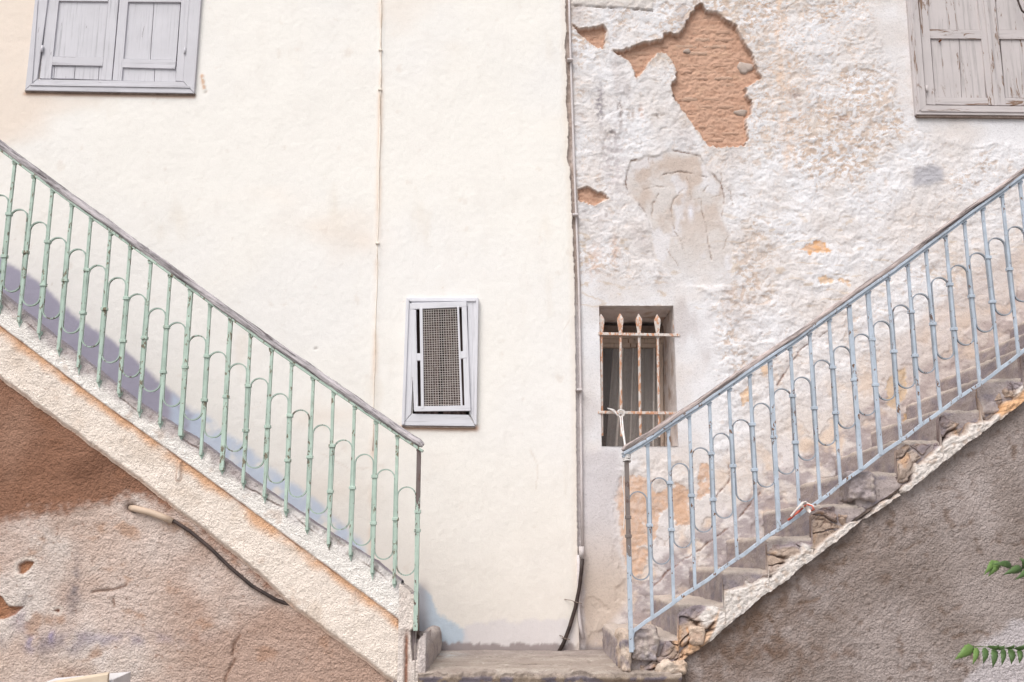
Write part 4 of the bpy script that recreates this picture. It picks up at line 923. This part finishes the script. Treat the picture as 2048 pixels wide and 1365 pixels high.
# cement fillet rising at the left foot of the landing (rounded block)
def lumpbox(name, x0, x1, y0, y1, z0, z1, par, mat, c1, c2, amp=.008, seed=0, rad=.03, n=26, clampz=None):
    """rounded, eroded block with its own paint"""
    V_ = []; C_ = []
    faces = []
    th = np.linspace(-1, 1, n); A, B = np.meshgrid(th, th)
    cx, cy, cz = (x0+x1)/2, (y0+y1)/2, (z0+z1)/2; hx, hy, hz = (x1-x0)/2, (y1-y0)/2, (z1-z0)/2; k0 = 0
    vs = []; fs = []; cs = []
    for ax, sg in ((1,-1),(0,-1),(0,1),(2,1),(2,-1),(1,1)):
        q = [None]*3; q[ax] = sg+0*A; o_ = [i for i in range(3) if i != ax]; q[o_[0]] = A; q[o_[1]] = B
        px_, py_, pz_ = q[0]*hx, q[1]*hy, q[2]*hz
        ix, iy, iz = np.clip(px_, -hx+rad, hx-rad), np.clip(py_, -hy+rad, hy-rad), np.clip(pz_, -hz+rad, hz-rad)
        dx, dy, dz = px_-ix, py_-iy, pz_-iz; L = np.sqrt(dx**2+dy**2+dz**2)+1e-9
        nx, ny, nz = dx/L, dy/L, dz/L
        wxp, wyp, wzp = cx+ix+nx*rad, cy+iy+ny*rad, cz+iz+nz*rad
        d = amp*fbm((wxp+wyp*.7)*14, (wzp+wyp*.5)*14, 4, seed)+amp*.5*fbm((wxp-wyp)*40, (wzp+wyp)*40, 3, seed+1)
        P_ = np.stack([wxp+nx*d, wyp+ny*d, wzp+nz*d], -1).reshape(-1,3)
        if clampz is not None: P_[:,2] = np.maximum(P_[:,2], clampz(P_[:,0])+.035)
        cc = mix(np.zeros(A.shape+(3,))+c1, c2, ss(-.1,.35,fbm((wxp+wyp)*9,(wzp+wyp*.3)*14,4,seed+2)))
        st = ss(.2,.5, fbm((wxp+wyp*1.3)*30, wzp*5, 3, seed+3)); cc = mix(cc, lin(200,188,176), st*.4)
        if clampz is not None: cc = mix(cc, lin(204,190,178), ss(z1-.028,z1-.012, wzp+.008*fbm((wxp+wyp)*20,wzp*8,3,seed+5))*.8)
        I = np.arange(n*n).reshape(n,n)+k0; Q_ = np.stack([I[:-1,:-1],I[:-1,1:],I[1:,1:],I[1:,:-1]],-1).reshape(-1,4)
        fl_ = (sg > 0) if ax in (1,) else (sg < 0)
        if fl_: Q_ = Q_[:,::-1]
        vs.append(P_); cs.append(cc.reshape(-1,3)); fs += Q_.tolist(); k0 += n*n
    V_ = np.concatenate(vs); C_ = np.concatenate(cs); org = np.array([cx, cy, z0])
    me = bpy.data.meshes.new(name); me.from_pydata((V_-org).tolist(), [], fs); me.update()
    me.polygons.foreach_set('use_smooth', [True]*len(me.polygons))
    ca = me.color_attributes.new('paint', 'FLOAT_COLOR', 'POINT'); c4 = np.ones((len(V_),4), np.float32); c4[:,:3] = np.clip(C_,.01,.9); ca.data.foreach_set('color', c4.ravel())
    return finish(name, me, mat, par, org)
c1_, c2_ = lin(178,164,158)*.95, lin(150,140,148)*.92
lumpbox('fillet', xl0-.03, at(857,1290,FY)[0], FY-.01, WY-.0, LZ-.07, at(860,1278,FY)[2], ld, M_CONC, lin(190,178,172), lin(166,155,153), .006, 500, .04, 40)
lumpbox('fillet', xl0-.03, at(862,1290,WY)[0]+.02, 5.5, WY, LZ-.03, LZ+.12, ld, M_CONC, lin(176,168,170), c2_, .01, 505, .03)

# ------------------------------------------------------------------ right flight
rf = empty('staircase', (1.8, 5.4, 0), 'broken right flight of stairs with crumbling step ends, climbing to the right', 'staircase')
s0 = at(1356,1207,FY); s8 = at(1356+86*7.1,1207-64.6*7.1,FY); gR = (s8[0]-s0[0])/7.1; rR = (s8[2]-s0[2])/7.1
def tread_z(x):
    k = np.floor((x-s0[0])/gR); return s0[2] + k*rR
steps = []
for k in range(-1, 13):
    xk = s0[0]+k*gR; zk = s0[2]+k*rR
    if k == -1: xk = at(1240,1280,FY)[0]
    lumpbox('step', xk, s0[0]+(k+1)*gR+.06, FY+.012+random.uniform(0,.025), RY+.0, zk-rR-.03, zk, rf, M_CONC, lin(176,163,160)*random.uniform(.93,1.05), lin(156,146,151)*random.uniform(.93,1.05), .009, 520+k*7, .022, 22, RB)
flightbody(RB, xs_r+.05, 4.0, FY+.03, rf)
# crumbling outer face
us = np.arange(xs_r-.02, 4.0, .0052); vv = np.linspace(0,1,76); X = np.repeat(us[None,:], len(vv), 0); V = vv[:,None]+0*X
bot = RB(X)+.014*fbm(X*8,X*0+1,4,600)+.004*fbm(X*50,X*0,2,601)
k = (X-s0[0])/gR; fr = k-np.floor(k); tz = s0[2]+np.floor(k)*rR
# a worn stair outline: each tread end slumps towards the riser below
top = tz - .012 - .03*ss(.30,.0,fr)*(.6+.6*_hash(np.floor(k),np.floor(k)*0,3)) + .016*fbm(X*16,X*0+5,4,602) - .014*ss(0.,.35,fbm(X*3,X*0,3,603))
top = np.maximum(top, bot+.03)
Z = bot+(top-bot)*V
wx = .03*fbm(X*9,Z*9,4,604); wz = .03*fbm(X*9,Z*9,4,605)
d1, d2, idd = voro((X+wx)*6.5, (Z+wz)*9.5, 606); jt = d2-d1
e1, e2, edd = voro((X+wx)*19, (Z+wz)*26, 616); jt2 = e2-e1; rubz = ss(-.15,.2,fbm(X*4,Z*4,3,617))
rel = (top-Z)/(top-bot+.001)
D = .024*(idd-.5)*ss(0,.2,jt) - .020*ss(.09,.0,jt) + .012*fbm(X*8,Z*8,4,607) + .005*fbm(X*30,Z*30,4,608) + .010*(edd-.5)*ss(0,.2,jt2)*rubz - .007*ss(.1,0,jt2)*rubz
ero = ss(.05,.5, fbm(X*3.2+1,Z*3.2,3,609)+.25*ss(.4,.1,rel)); D -= .045*ero
wzone = poly2([(1440,1268),(1550,1180),(1640,1108),(1612,1092),(1540,1150),(1470,1170),(1415,1200),(1400,1230),(1412,1288)], FY)
wz2 = poly2([(1812,985),(1830,930),(1900,880),(1990,830),(2048,770),(2060,810),(1940,890)], FY)
dw = np.minimum(psdf(X+wx,Z+wz,wzone), psdf(X+wx,Z+wz,wz2)); kw = np.maximum(ss(.012,-.012,dw), ss(.04,.02, Z-bot+.03*fbm(X*4,Z*4,3,620))*ss(1340+0*X, 1345, 1340+(X>at(1420,1280,FY)[0])*5)*.9)
D = D*(1-kw)+kw*(.012+.006*fbm(X*24,Z*24,4,610)+.006*fbm(X*50,Z*60,3,611))
C = np.zeros(X.shape+(3,))+lin(182,160,144); C = mix(C, lin(196,178,166), ss(.3,.7,idd)); C = mix(C, lin(164,146,140), ss(.62,.9,idd)*.9)
C = mix(C, lin(214,172,136), ss(.25,.5,fbm(X*7,Z*7,4,612))*.75)
C = mix(C, lin(152,142,150), ss(.0,.35,fbm(X*4+8,Z*4,4,613)+.5*ss(.45,.1,rel)-.15)*.8)
C = mix(C, lin(120,96,84), ss(.09,.0,jt2)*rubz*(1-kw)*.7); C = mix(C, lin(150,128,114), ss(.55,1.,edd)*rubz*(1-kw)*.5); C = mix(C, lin(128,104,92), ss(.3,.55,fbm(X*26,Z*30,5,618,.65))*.6); C = mix(C, lin(96,72,62), ss(.07,.0,jt)*(1-kw)*.9); C = mix(C, lin(128,104,92), ero*.55)
C = mix(C, lin(226,218,212), kw*.95); C = mix(C, lin(186,160,140), kw*ss(.15,.5,fbm(X*30,Z*30,3,614))*.5)
for pts, c in (([(1990,820),(2048,782),(2060,800),(2000,835)],(222,170,120)),([(1340,1340),(1400,1270),(1440,1215),(1415,1290),(1360,1330)],(214,176,144)),([(1380,1300),(1395,1270),(1375,1260)],(222,168,122))):
    C = mix(C, lin(*c), ss(.01,-.01,psdf(X+wx*.6,Z+wz*.6,poly2(pts,FY)))*.85)
cav = psdf(X+wx,Z+wz,poly2([(1710,1000),(1740,960),(1790,960),(1812,985),(1770,1000),(1720,1045),(1700,1045)],FY)); kk = ss(.012,-.012,cav); D -= .06*kk; C = mix(C, lin(104,80,70), kk*.8)
cav = psdf(X+wx*.5,Z+wz*.5,poly2([(1236,1308),(1250,1300),(1290,1312),(1318,1290),(1335,1262),(1322,1312),(1290,1330),(1245,1328)],FY)); kk = ss(.01,-.01,cav); D -= .07*kk; C = mix(C, lin(84,62,54), kk*.85)
for pts in ([(1360,1305),(1385,1280),(1410,1265),(1425,1245)],[(1880,890),(1900,862),(1930,850),(1945,835)],[(1835,925),(1862,900),(1872,880)],[(2010,800),(2004,780),(2012,765)],[(1380,1270),(1400,1262),(1425,1258)],[(1440,1145),(1480,1150),(1540,1155)],[(1550,1075),(1626,1086)],[(1790,885),(1880,884)],[(1870,815),(1958,822)],[(1968,754),(2048,760)]):
    d = ldist(X+wx*.3,Z+wz*.3,[at2(x,y,FY) for x,y in pts]); e = np.exp(-(d/.007)**2); D -= .02*e; C = mix(C, lin(94,72,62), e*.85)
P = np.stack([X, FY-D, Z], -1)
r = P[-1:].copy(); r[...,1] = np.maximum(r[...,1]+.004, FY+.045); r[...,2] += -.004; P = np.concatenate([P,r],0); C = np.concatenate([C,C[-1:]],0)
r = P[:1].copy(); r[...,1] = FY+.08; P = np.concatenate([r,P],0); C = np.concatenate([C[:1],C],0)
r = P[:,:1].copy(); r[...,1] = FY+.10; P = np.concatenate([r,P],1); C = np.concatenate([C[:,:1],C],1)
grid('string', P, C, M_CONC, rf)
# loose chunks: lump at the newel foot and beneath
lumpbox('rubble', at(1240,1300,4.93)[0], at(1262,1300,4.93)[0], FY-.035, FY+.2, LZ-.01, at(1240,1262,4.93)[2], rf, M_CONC, lin(206,186,170), c2_, .014, 640, .02, 18)
lumpbox('rubble', at(1264,1300,4.93)[0], at(1316,1300,4.93)[0], FY-.015, FY+.15, at(1262,1322,4.93)[2], at(1300,1258,4.93)[2], rf, M_CONC, lin(182,168,162), lin(160,150,152), .020, 650, .010, 26)
lumpbox('rubble', at(1700,1000,4.93)[0], at(1752,1000,4.93)[0], FY-.012, FY+.15, at(1700,1000,4.93)[2], at(1700,945,4.93)[2], rf, M_CONC, lin(168,156,156), c1_, .018, 660, .012, 24)
lumpbox('rubble', at(1318,1350,4.93)[0], at(1375,1350,4.93)[0], FY-.03, FY+.15, at(1318,1352,4.93)[2], at(1340,1322,4.93)[2], rf, M_CONC, lin(214,196,180), lin(200,176,156), .018, 670, .025, 20)
lumpbox('rubble', at(1378,1260,4.93)[0], at(1412,1290,4.93)[0], FY-.02, FY+.15, at(1378,1292,4.93)[2], at(1378,1252,4.93)[2], rf, M_CONC, lin(206,184,166), lin(190,164,146), .014, 680, .02, 18)

# ------------------------------------------------------------------ railings
def interp_line(pts, Y):
    q = np.array([at2(x, y, Y) for x, y in pts]); q = q[np.argsort(q[:,0])]
    def f(x):
        if x < q[0,0]: return q[0,1]+(x-q[0,0])*(q[1,1]-q[0,1])/(q[1,0]-q[0,0])
        if x > q[-1,0]: return q[-1,1]+(x-q[-1,0])*(q[-1,1]-q[-2,1])/(q[-1,0]-q[-2,0])
        return float(np.interp(x, q[:,0], q[:,1]))
    return f
YB = 4.925
def railing(side, name_lab, mat, mhoop, mnew, mwood, newel_px, newel_foot, far_px, nbays, extra, railpts, footpts, hoop0, hoopN, kN, footdrop):
    nt_ = at(*newel_px, YB); far = at(*far_px, YB); step = (far[0]-nt_[0])/nbays
    rz = interp_line(railpts, YB); fz_ = interp_line(footpts, YB)
    root = empty('stair_railing', (nt_[0], YB, at(*newel_foot, YB)[2]), name_lab, 'railing')
    sg = 1 if side == 'R' else -1
    N_ = nbays+extra
    xend = nt_[0]+step*(N_+.6)
    # handrail: wood over iron flat
    n = 240; vs = []; fs = []; prof = []; m = 14; w, h = (.026, .019) if side == 'L' else (.027, .0135)
    xs0 = nt_[0]-sg*.020
    th0 = math.atan2(rz(xend)-rz(nt_[0]), xend-nt_[0])
    for i in range(n+1):
        x = xs0+(xend-xs0)*i/n; z = rz(x)+(.033 if side == 'L' else .040)
        tx, tz_ = 1/math.hypot(1, (rz(x+.05)-rz(x-.05))/.1), 0; sl_ = (rz(x+.05)-rz(x-.05))/.1; tx = 1/math.hypot(1, sl_); tz_ = sl_*tx
        for j in range(m):
            a = 2*math.pi*j/m; cy_, cn = math.cos(a)*w, math.sin(a)*h
            cy_ = math.copysign(min(abs(cy_)*1.15, w), cy_); cn = math.copysign(min(abs(cn)*1.2, h), cn)
            nf = .0035*float(perlin(np.array(x*9+j*.2), np.array(j*1.3), 70)) + .0022*float(perlin(np.array(x*40), np.array(j*2.1), 71))
            e_ = min(1, i/3+.55); k_ = (1+nf/.02)*e_
            vs.append((x-tz_*cn*k_, YB+cy_*k_, z+tx*cn*k_+ .004*float(perlin(np.array(x*5), np.array(.3), 72))))
    for i in range(n):
        for j in range(m): fs.append((i*m+j, i*m+(j+1)%m, (i+1)*m+(j+1)%m, (i+1)*m+j))
    fs.append(tuple(range(m))); fs.append(tuple(n*m+j for j in range(m)))
    mesh('handrail', vs, fs, mwood, root, True)
    pts = [(xs0+(xend-xs0)*i/60, YB, rz(xs0+(xend-xs0)*i/60)+.006) for i in range(61)]
    MB().strip(pts, .013, .036).build('rail_plate', mat, root, bev=.002)
    if side == 'R': MB().strip([(p[0], p[1], p[2]+.013) for p in pts], .015, .050).build('rail_moulding', mat, root, bev=.003)
    if side == 'R':
        pts = [(x+0, YB+.0, fz_(x)) for x in np.linspace(nt_[0]+.012, xend, 50)]
        pts = [(p[0], p[1], p[2]+.003*math.sin(i*1.9)+.002*math.sin(i*.7)) for i, p in enumerate(pts)]
        MB().strip(pts, .017, .012).build('bottom_rail', mat, root, bev=.002)
        MB().strip([at(1266,1264,YB), at(1264,1276,YB), at(1266,1300,YB)], .016, .012).build('bottom_rail_end', mat, root, bev=.002)
    h0t, h0b = (at(newel_px[0], y, YB)[2] for y in hoop0)
    hNt, hNb = (at(hoopN[2], y, YB)[2] for y in hoopN[:2])
    def hoopz(k):
        t_ = k/kN; return h0t+(hNt-h0t)*t_, h0b+(hNb-h0b)*t_
    rr = random.Random(5 if side == 'R' else 9)
    bars = []
    for i in range(0, N_+1):
        x = nt_[0]+step*i; lean = rr.uniform(-.004,.004) if i else 0
        zt_ = rz(x)+.004; zb_ = fz_(x) if i else at(*newel_foot, YB)[2]
        if side == 'L' and i: zb_ += rr.uniform(-.02,.015)
        big = .0105 if (i == 0 or i in ((7,11,12) if side == 'R' else (9,11))) else .0075
        m_ = mnew if i == 0 else mat
        mb = MB(); nseg = 6
        mb.strip([(x+lean*(1-q/nseg), YB, zt_+(zb_-zt_)*q/nseg) for q in range(nseg+1)][::-1], big*2, big*1.8)
        # small bracket under the plate
        mb.add(*( [(x-.014,YB-.009,zt_-.002-sg*0),(x+.014,YB-.009,zt_-.002),(x+.009,YB-.009,zt_-.020),(x-.009,YB-.009,zt_-.020),
                 (x-.014,YB+.009,zt_-.002),(x+.014,YB+.009,zt_-.002),(x+.009,YB+.009,zt_-.020),(x-.009,YB+.009,zt_-.020)],
                 [(0,3,2,1),(4,5,6,7),(0,4,7,3),(1,2,6,5),(3,7,6,2),(0,1,5,4)]))
        b = mb.build('newel_post' if i == 0 else 'baluster', m_, root, bev=.0015)
        # collars clip the hoops to the bar
        zt1, zb1 = hoopz(i)
        hi_, lo_ = (zt1-.115, zb1+.10)
        zs_ = [zt1-.125, zt1-.215] if i == 0 else ([zt1-.10, zt1-.335+.01*rr.random()] if i % 2 == 0 else [zt1-.235])
        zs_ = [min(max(z_, hoopz(i)[1]+.03), hoopz(max(i-1,0))[0]-.03 if i else 9) for z_ in zs_]
        for z_ in zs_:
            MB().box(x-.0155, x+.0155, YB-.0125, YB+.0125, z_-.008, z_+.008).build('collar', m_, b, bev=.002)
        if side == 'L' and i:      # dab of green paint run down the plaster
            px_ = x; vs_ = []; zf = zb_
            pts_ = [(px_-.010,zf+.012),(px_+.010,zf+.014),(px_+.012,zf+.0),(px_+.006,zf-.01),(px_+.003,zf-.018-rr.random()*.02),(px_-.003,zf-.014),(px_-.008,zf-.004)]
            q_ = [(a_, FY-.0285, c_) for a_, c_ in pts_]+[(a_, FY+.01, c_) for a_, c_ in pts_]; k7 = 7
            # cement dab holding the foot
            lb = mesh('foot_dab', [(v_[0], v_[1]+ (.012 if v_[1] < FY else 0), v_[2]) for v_ in q_], [tuple(range(7))[::1]]+[(i_, i_+7, (i_+1)%7+7, (i_+1)%7) for i_ in range(7)], mat, b)
    for i in range(N_):
        xa, xb = nt_[0]+step*i, nt_[0]+step*(i+1); xa, xb = min(xa,xb), max(xa,xb)
        zt_, zb_ = hoopz(i); zt_ += rr.uniform(-.008,.008); zb_ += rr.uniform(-.008,.008)
        hw = (xb-xa)/2-.0088; cx = (xa+xb)/2; pts = []
        tl = rr.uniform(-.002,.002)
        for a in np.linspace(0, math.pi, 15): pts.append((cx+hw*math.cos(a)+tl, YB, zt_-hw*1.0+hw*1.0*math.sin(a)))
        for a in np.linspace(math.pi, 2*math.pi, 15): pts.append((cx+hw*math.cos(a)-tl, YB, zb_+hw+hw*math.sin(a)))
        MB().strip(pts, .0056, .014, True).build('hoop', mhoop, root, bev=0)
    return root
railing('L', 'green iron railing with hoops and a weathered wooden handrail on the left stairs', M_GREEN, M_HOOPG, M_NEWELG, M_RAILL, (838,900), (832,1262), (30,323), 20, 8,
  [(-60,258),(30,324),(125,395),(240,478),(340,550),(417,606),(520,682),(625,755),(715,817),(795,872),(842,903)],
  [(3,612),(43,641),(125,705),(240,790),(400,905),(520,985),(655,1085),(700,1110),(787,1165)], (972,1153), (418,581,30), 19, 0)
railing('R', 'pale blue iron railing with hoops and a weathered wooden handrail on the right stairs', M_BLUE, M_HOOPB, M_NEWELB, M_RAILR, (1253,912), (1268,1305), (2003,392), 19, 9,
  [(1250,914),(1295,888),(1340,856),(1400,818),(1505,745),(1588,690),(1665,634),(1783,552),(1857,497),(1930,442),(2003,390),(2080,334)],
  [(1268,1262),(1440,1141),(1600,1030),(1700,955),(1760,912),(1890,815),(1985,752),(2048,700)], (983,1158), (478,634,1995), 18, 0)

# ------------------------------------------------------------------ string tied to newel and grille
tw = MB(); rs = []
def thread(mb, px, r=.004, Y=None):
    P3 = [Vector(at(x, y, Y if not isinstance(Y, list) else Y[i])) for i, (x, y) in enumerate(px)]; out = []
    for i in range(len(P3)-1):
        for k in range(6):
            t_ = k/6; p0 = P3[max(i-1,0)]; p1 = P3[i]; p2 = P3[i+1]; p3 = P3[min(i+2,len(P3)-1)]
            out.append(.5*((2*p1)+(p2-p0)*t_+(2*p0-5*p1+4*p2-p3)*t_*t_+(3*p1-p0-3*p2+p3)*t_**3))
    out.append(P3[-1]); mb.tube(out, r, 6)
thread(tw, [(1216,818),(1228,821),(1236,832),(1243,826),(1245,836)], .0045, RY-.02)
thread(tw, [(1236,832),(1230,826),(1222,820),(1215,817)], .004, RY-.03)
thread(tw, [(1240,830),(1236,822),(1248,822),(1247,832),(1238,834)], .0045, RY-.03)
thread(tw, [(1244,832),(1246,855),(1249,880),(1252,898)], .0042, [RY-.02, 5.6, 5.2, YB-.012])
thread(tw, [(1240,832),(1243,858),(1248,880),(1250,898)], .0038, [RY-.02, 5.6, 5.2, YB-.014])
for k_ in range(4):
    c = Vector(at(1253.5, 908+k_*5, YB)); tw.tube([c+Vector((.017*math.cos(a), .017*math.sin(a), .006*math.sin(a+k_))) for a in np.linspace(0, 6.4, 18)], .0042, 6)
thread(tw, [(1248,925),(1246,950),(1245,975),(1248,990),(1249,1030),(1247,1060)], .0022, YB-.016)
o = tw.build('string_tie', M_STRINGW, None, True); tag(o, 'white string tied from the window bars to the top of the right newel', 'string')
tp_ = empty('tape_rag', at(1605,1028,YB), 'red and white tape knotted on the bottom rail of the right railing', 'tape')
def ribbon(px, w, Y, name, mat):
    vs = []; fs = []; n = len(px)
    for i, (x, y) in enumerate(px):
        p = Vector(at(x, y, Y+.008*math.sin(i*1.7))); q = Vector(at(*px[min(i+1,n-1)], Y)); r = Vector(at(*px[max(i-1,0)], Y)); t_ = (q-r).normalized()
        nn_ = Vector((t_.z, .5*math.sin(i*2.1), -t_.x))*w/2*(1+.3*math.sin(i*2.7)); vs += [tuple(p-nn_), tuple(p+nn_), tuple(p+nn_+Vector((0,.003,0))), tuple(p-nn_+Vector((0,.003,0)))]
    for i in range(n-1):
        for j in range(4): fs.append((i*4+j, i*4+(j+1)%4, i*4+4+(j+1)%4, i*4+4+j))
    fs += [(0,1,2,3), (4*n-4,4*n-1,4*n-2,4*n-3)]
    return mesh(name, vs, fs, mat, tp_, True)
ribbon([(1576,1041),(1583,1036),(1590,1030),(1597,1024),(1606,1016)], .010, YB-.02, 'red_strand', M_TAPER)
ribbon([(1582,1033),(1590,1024),(1598,1014),(1606,1006),(1613,1004)], .010, YB-.028, 'white_strand', M_TAPEW)
ribbon([(1604,1006),(1613,1008),(1622,1011),(1629,1014),(1624,1019)], .014, YB-.026, 'knot', M_TAPEW)
ribbon([(1608,1013),(1616,1010),(1624,1012),(1628,1020),(1622,1022)], .009, YB-.034, 'red_strand', M_TAPER)
ribbon([(1612,1012),(1616,1019),(1621,1025)], .018, YB-.03, 'white_strand', M_TAPEW)

# ------------------------------------------------------------------ cable stub under the left stairs
cs = empty('cable_stub', at(262,1016,LLY), 'cream conduit stub with a black cable hanging on the wall under the left stairs', 'cable')
pts = [at(x, y, Y) for x, y, Y in ((262,1016,LLY+.03),(272,1018,LLY-.012),(300,1025,LLY-.018),(325,1034,LLY-.018),(345,1043,LLY-.016))]
MB().tube(pts, .0155, 12).build('conduit', M_PVCC, cs, True)
pts = [at(x, y, LLY-.012+.03*max(0,(x-540)/60)) for x, y in ((335,1039),(352,1045),(380,1063),(420,1096),(460,1135),(505,1173),(550,1199),(600,1219),(640,1235))]
MB().tube(pts, .0088, 10).build('cable', M_BLACK, cs, True)
# cream box lid at the foot of the picture
bx = empty('meter_box', (at(165,1365,4.7)[0], 4.75, 0), 'cream board box just showing at the bottom left corner', 'box')
b = at(216,1349,4.65)
def slab3(p, q, y0, y1, zb_, name, mat):
    return MB().add([(p[0],y0,zb_),(q[0],y0,zb_),(q[0],y1,zb_),(p[0],y1,zb_),(p[0],y0,p[2]),(q[0],y0,q[2]),(q[0],y1,q[2]+.01),(p[0],y1,p[2]+.01)],[(0,3,2,1),(4,5,6,7),(0,1,5,4),(1,2,6,5),(2,3,7,6),(3,0,4,7)]).build(name, mat, bx, bev=.003)
a2 = at(60,1375,4.65); slab3(a2, b, 4.65, 4.67, .05, 'front_board', M_CARD)
b3 = at(227,1359,4.69); slab3(a2, (b3[0],0,b3[2]), 4.69, 4.90, .0, 'case', solid('white_board', lin(226,224,226)*.9, lin(200,196,196)*.9, .7, ns=6))
# dark cable end hanging over the right shutters
o = MB().tube([at(x, y, RY-.07) for x, y in ((2020,-60),(2034,-5),(2038,8),(2044,22),(2056,32),(2090,40))], .006, 8).build('hanging_cable', M_BLACK, None, True); tag(o, 'black cable looping across the top right corner by the shutters', 'cable')
# ------------------------------------------------------------------ plant with feathered leaves, right
def leafmat(name, c, c2):
    m, t, b = newmat(name); f = noise(t, pos(t), 30, 4); col = mixc(t, f, tuple(c), tuple(c2)); t.links.new(col, b.inputs['Base Color'])
    b.inputs['Roughness'].default_value = .5; b.inputs['Specular IOR Level'].default_value = .4
    bump(t, b, noise(t, pos(t, (1,1,1)), 120, 2), .001); return m
M_LEAF = leafmat('leaf_green', (.15,.24,.060), (.09,.16,.042)); M_LEAF2 = leafmat('leaf_dark_green', (.085,.145,.045), (.05,.09,.028)); M_STALK = leafmat('leaf_stalk', (.10,.16,.04), (.08,.1,.04)); M_BARK = solid('bark', np.array((.12,.09,.065)), np.array((.07,.055,.04)), .9, ns=30, bd=.004)
PY = 4.1
pt = empty('tree_sapling', (2.42, PY, 0), 'sapling with feathered green leaves reaching in from the right edge', 'plant')
stem = [(2.42,PY,0),(2.44,PY+.01,.35),(2.40,PY,.75),(2.43,PY+.01,1.2),(2.40,PY+.02,1.7)]
MB().tube(stem, [.022,.019,.016,.012,.005], 10).build('trunk', M_BARK, pt, True)
def leaflet(base, tip, wid, par, mat, droop=.0, curl=.35, Yo=0):
    b = Vector(base); t_ = Vector(tip); ax = t_-b; L = ax.length; ax.normalize()
    side = Vector((ax.z, 0, -ax.x)); nrm = Vector((0,-1,0)); n = 12; vs = []; fs = []
    for i in range(n+1):
        u = i/n; w_ = wid*(math.sin(math.pi*min(1,u**.62))**.9)*(1-.25*u) if 0 < u < 1 else 0.0004
        c = b+ax*L*u + nrm*(.02*math.sin(u*3.1)) + side*(.006*math.sin(u*math.pi))
        for j in (-2,-1,0,1,2):
            ser = 1+(.12*math.sin(u*44) if abs(j) == 2 else 0)
            vs.append(tuple(c+side*w_*j/2*ser + nrm*(-curl*w_*abs(j)/2 + .0008*math.sin(u*50)*(j != 0))))
    for i in range(n):
        for j in range(4): fs.append((i*5+j, i*5+j+1, i*5+6+j, i*5+5+j))
    o = mesh('leaflet', vs, fs, mat, par, True); sol = o.modifiers.new('thick', 'SOLIDIFY'); sol.thickness = .0008
    return o
# lower leaf
f1 = MB().tube([stem[2]]+[at(x, y, PY) for x, y in ((2140,1300),(2090,1296),(2048,1298),(2000,1296),(1965,1294),(1940,1293))], [.004,.0035,.003,.0025,.002,.0018,.0015], 6).build('leaf_stalk', M_STALK, pt, True)
def lf_(b, t_, w, par, m, Y=PY): leaflet(at(*b, Y), at(*t_, Y-.02-.02*random.random()), w*1.15, par, m, curl=random.uniform(.1,.7))
lf_((1948,1294),(1909,1320),.020,f1,M_LEAF)
for b, t_, w, m in (((1955,1296),(1945,1330),.013,M_LEAF),((1972,1296),(1966,1328),.014,M_LEAF2),((1990,1297),(1985,1336),.014,M_LEAF2),((2008,1297),(2003,1332),.012,M_LEAF2),((2024,1298),(2022,1329),.016,M_LEAF2),((2042,1299),(2038,1328),.014,M_LEAF2),((2060,1299),(2056,1332),.015,M_LEAF2),((2085,1298),(2080,1334),.015,M_LEAF),
    ((1985,1296),(2010,1290),.010,M_LEAF2),((1975,1294),(1998,1289),.008,M_LEAF2),((2012,1298),(2028,1288),.010,M_LEAF2),((2030,1299),(2050,1286),.011,M_LEAF2),((2055,1299),(2076,1284),.011,M_LEAF)):
    lf_(b, t_, w, f1, m)
f2 = MB().tube([stem[3]]+[at(x, y, PY-.05) for x, y in ((2120,1180),(2080,1160),(2048,1137),(2022,1133),(1995,1127),(1988,1126))], [.004,.0035,.003,.0025,.002,.0018,.0015], 6).build('leaf_stalk', M_STALK, pt, True)
for b, t_, w, m in (((1990,1122),(1967,1151),.013,M_LEAF),((2000,1124),(1976,1154),.017,M_LEAF),((2024,1133),(1984,1129),.014,M_LEAF2),((2046,1137),(2006,1150),.016,M_LEAF2),((2048,1137),(2038,1116),.014,M_LEAF2),((2062,1140),(2030,1160),.015,M_LEAF2),((2060,1141),(2075,1115),.015,M_LEAF),((2085,1160),(2060,1185),.016,M_LEAF2)):
    lf_(b, t_, w, f2, m, PY-.05)
print('bricks', nb, 'tris', sum(len(o.data.polygons)*2 for o in bpy.data.objects if o.type == 'MESH'))
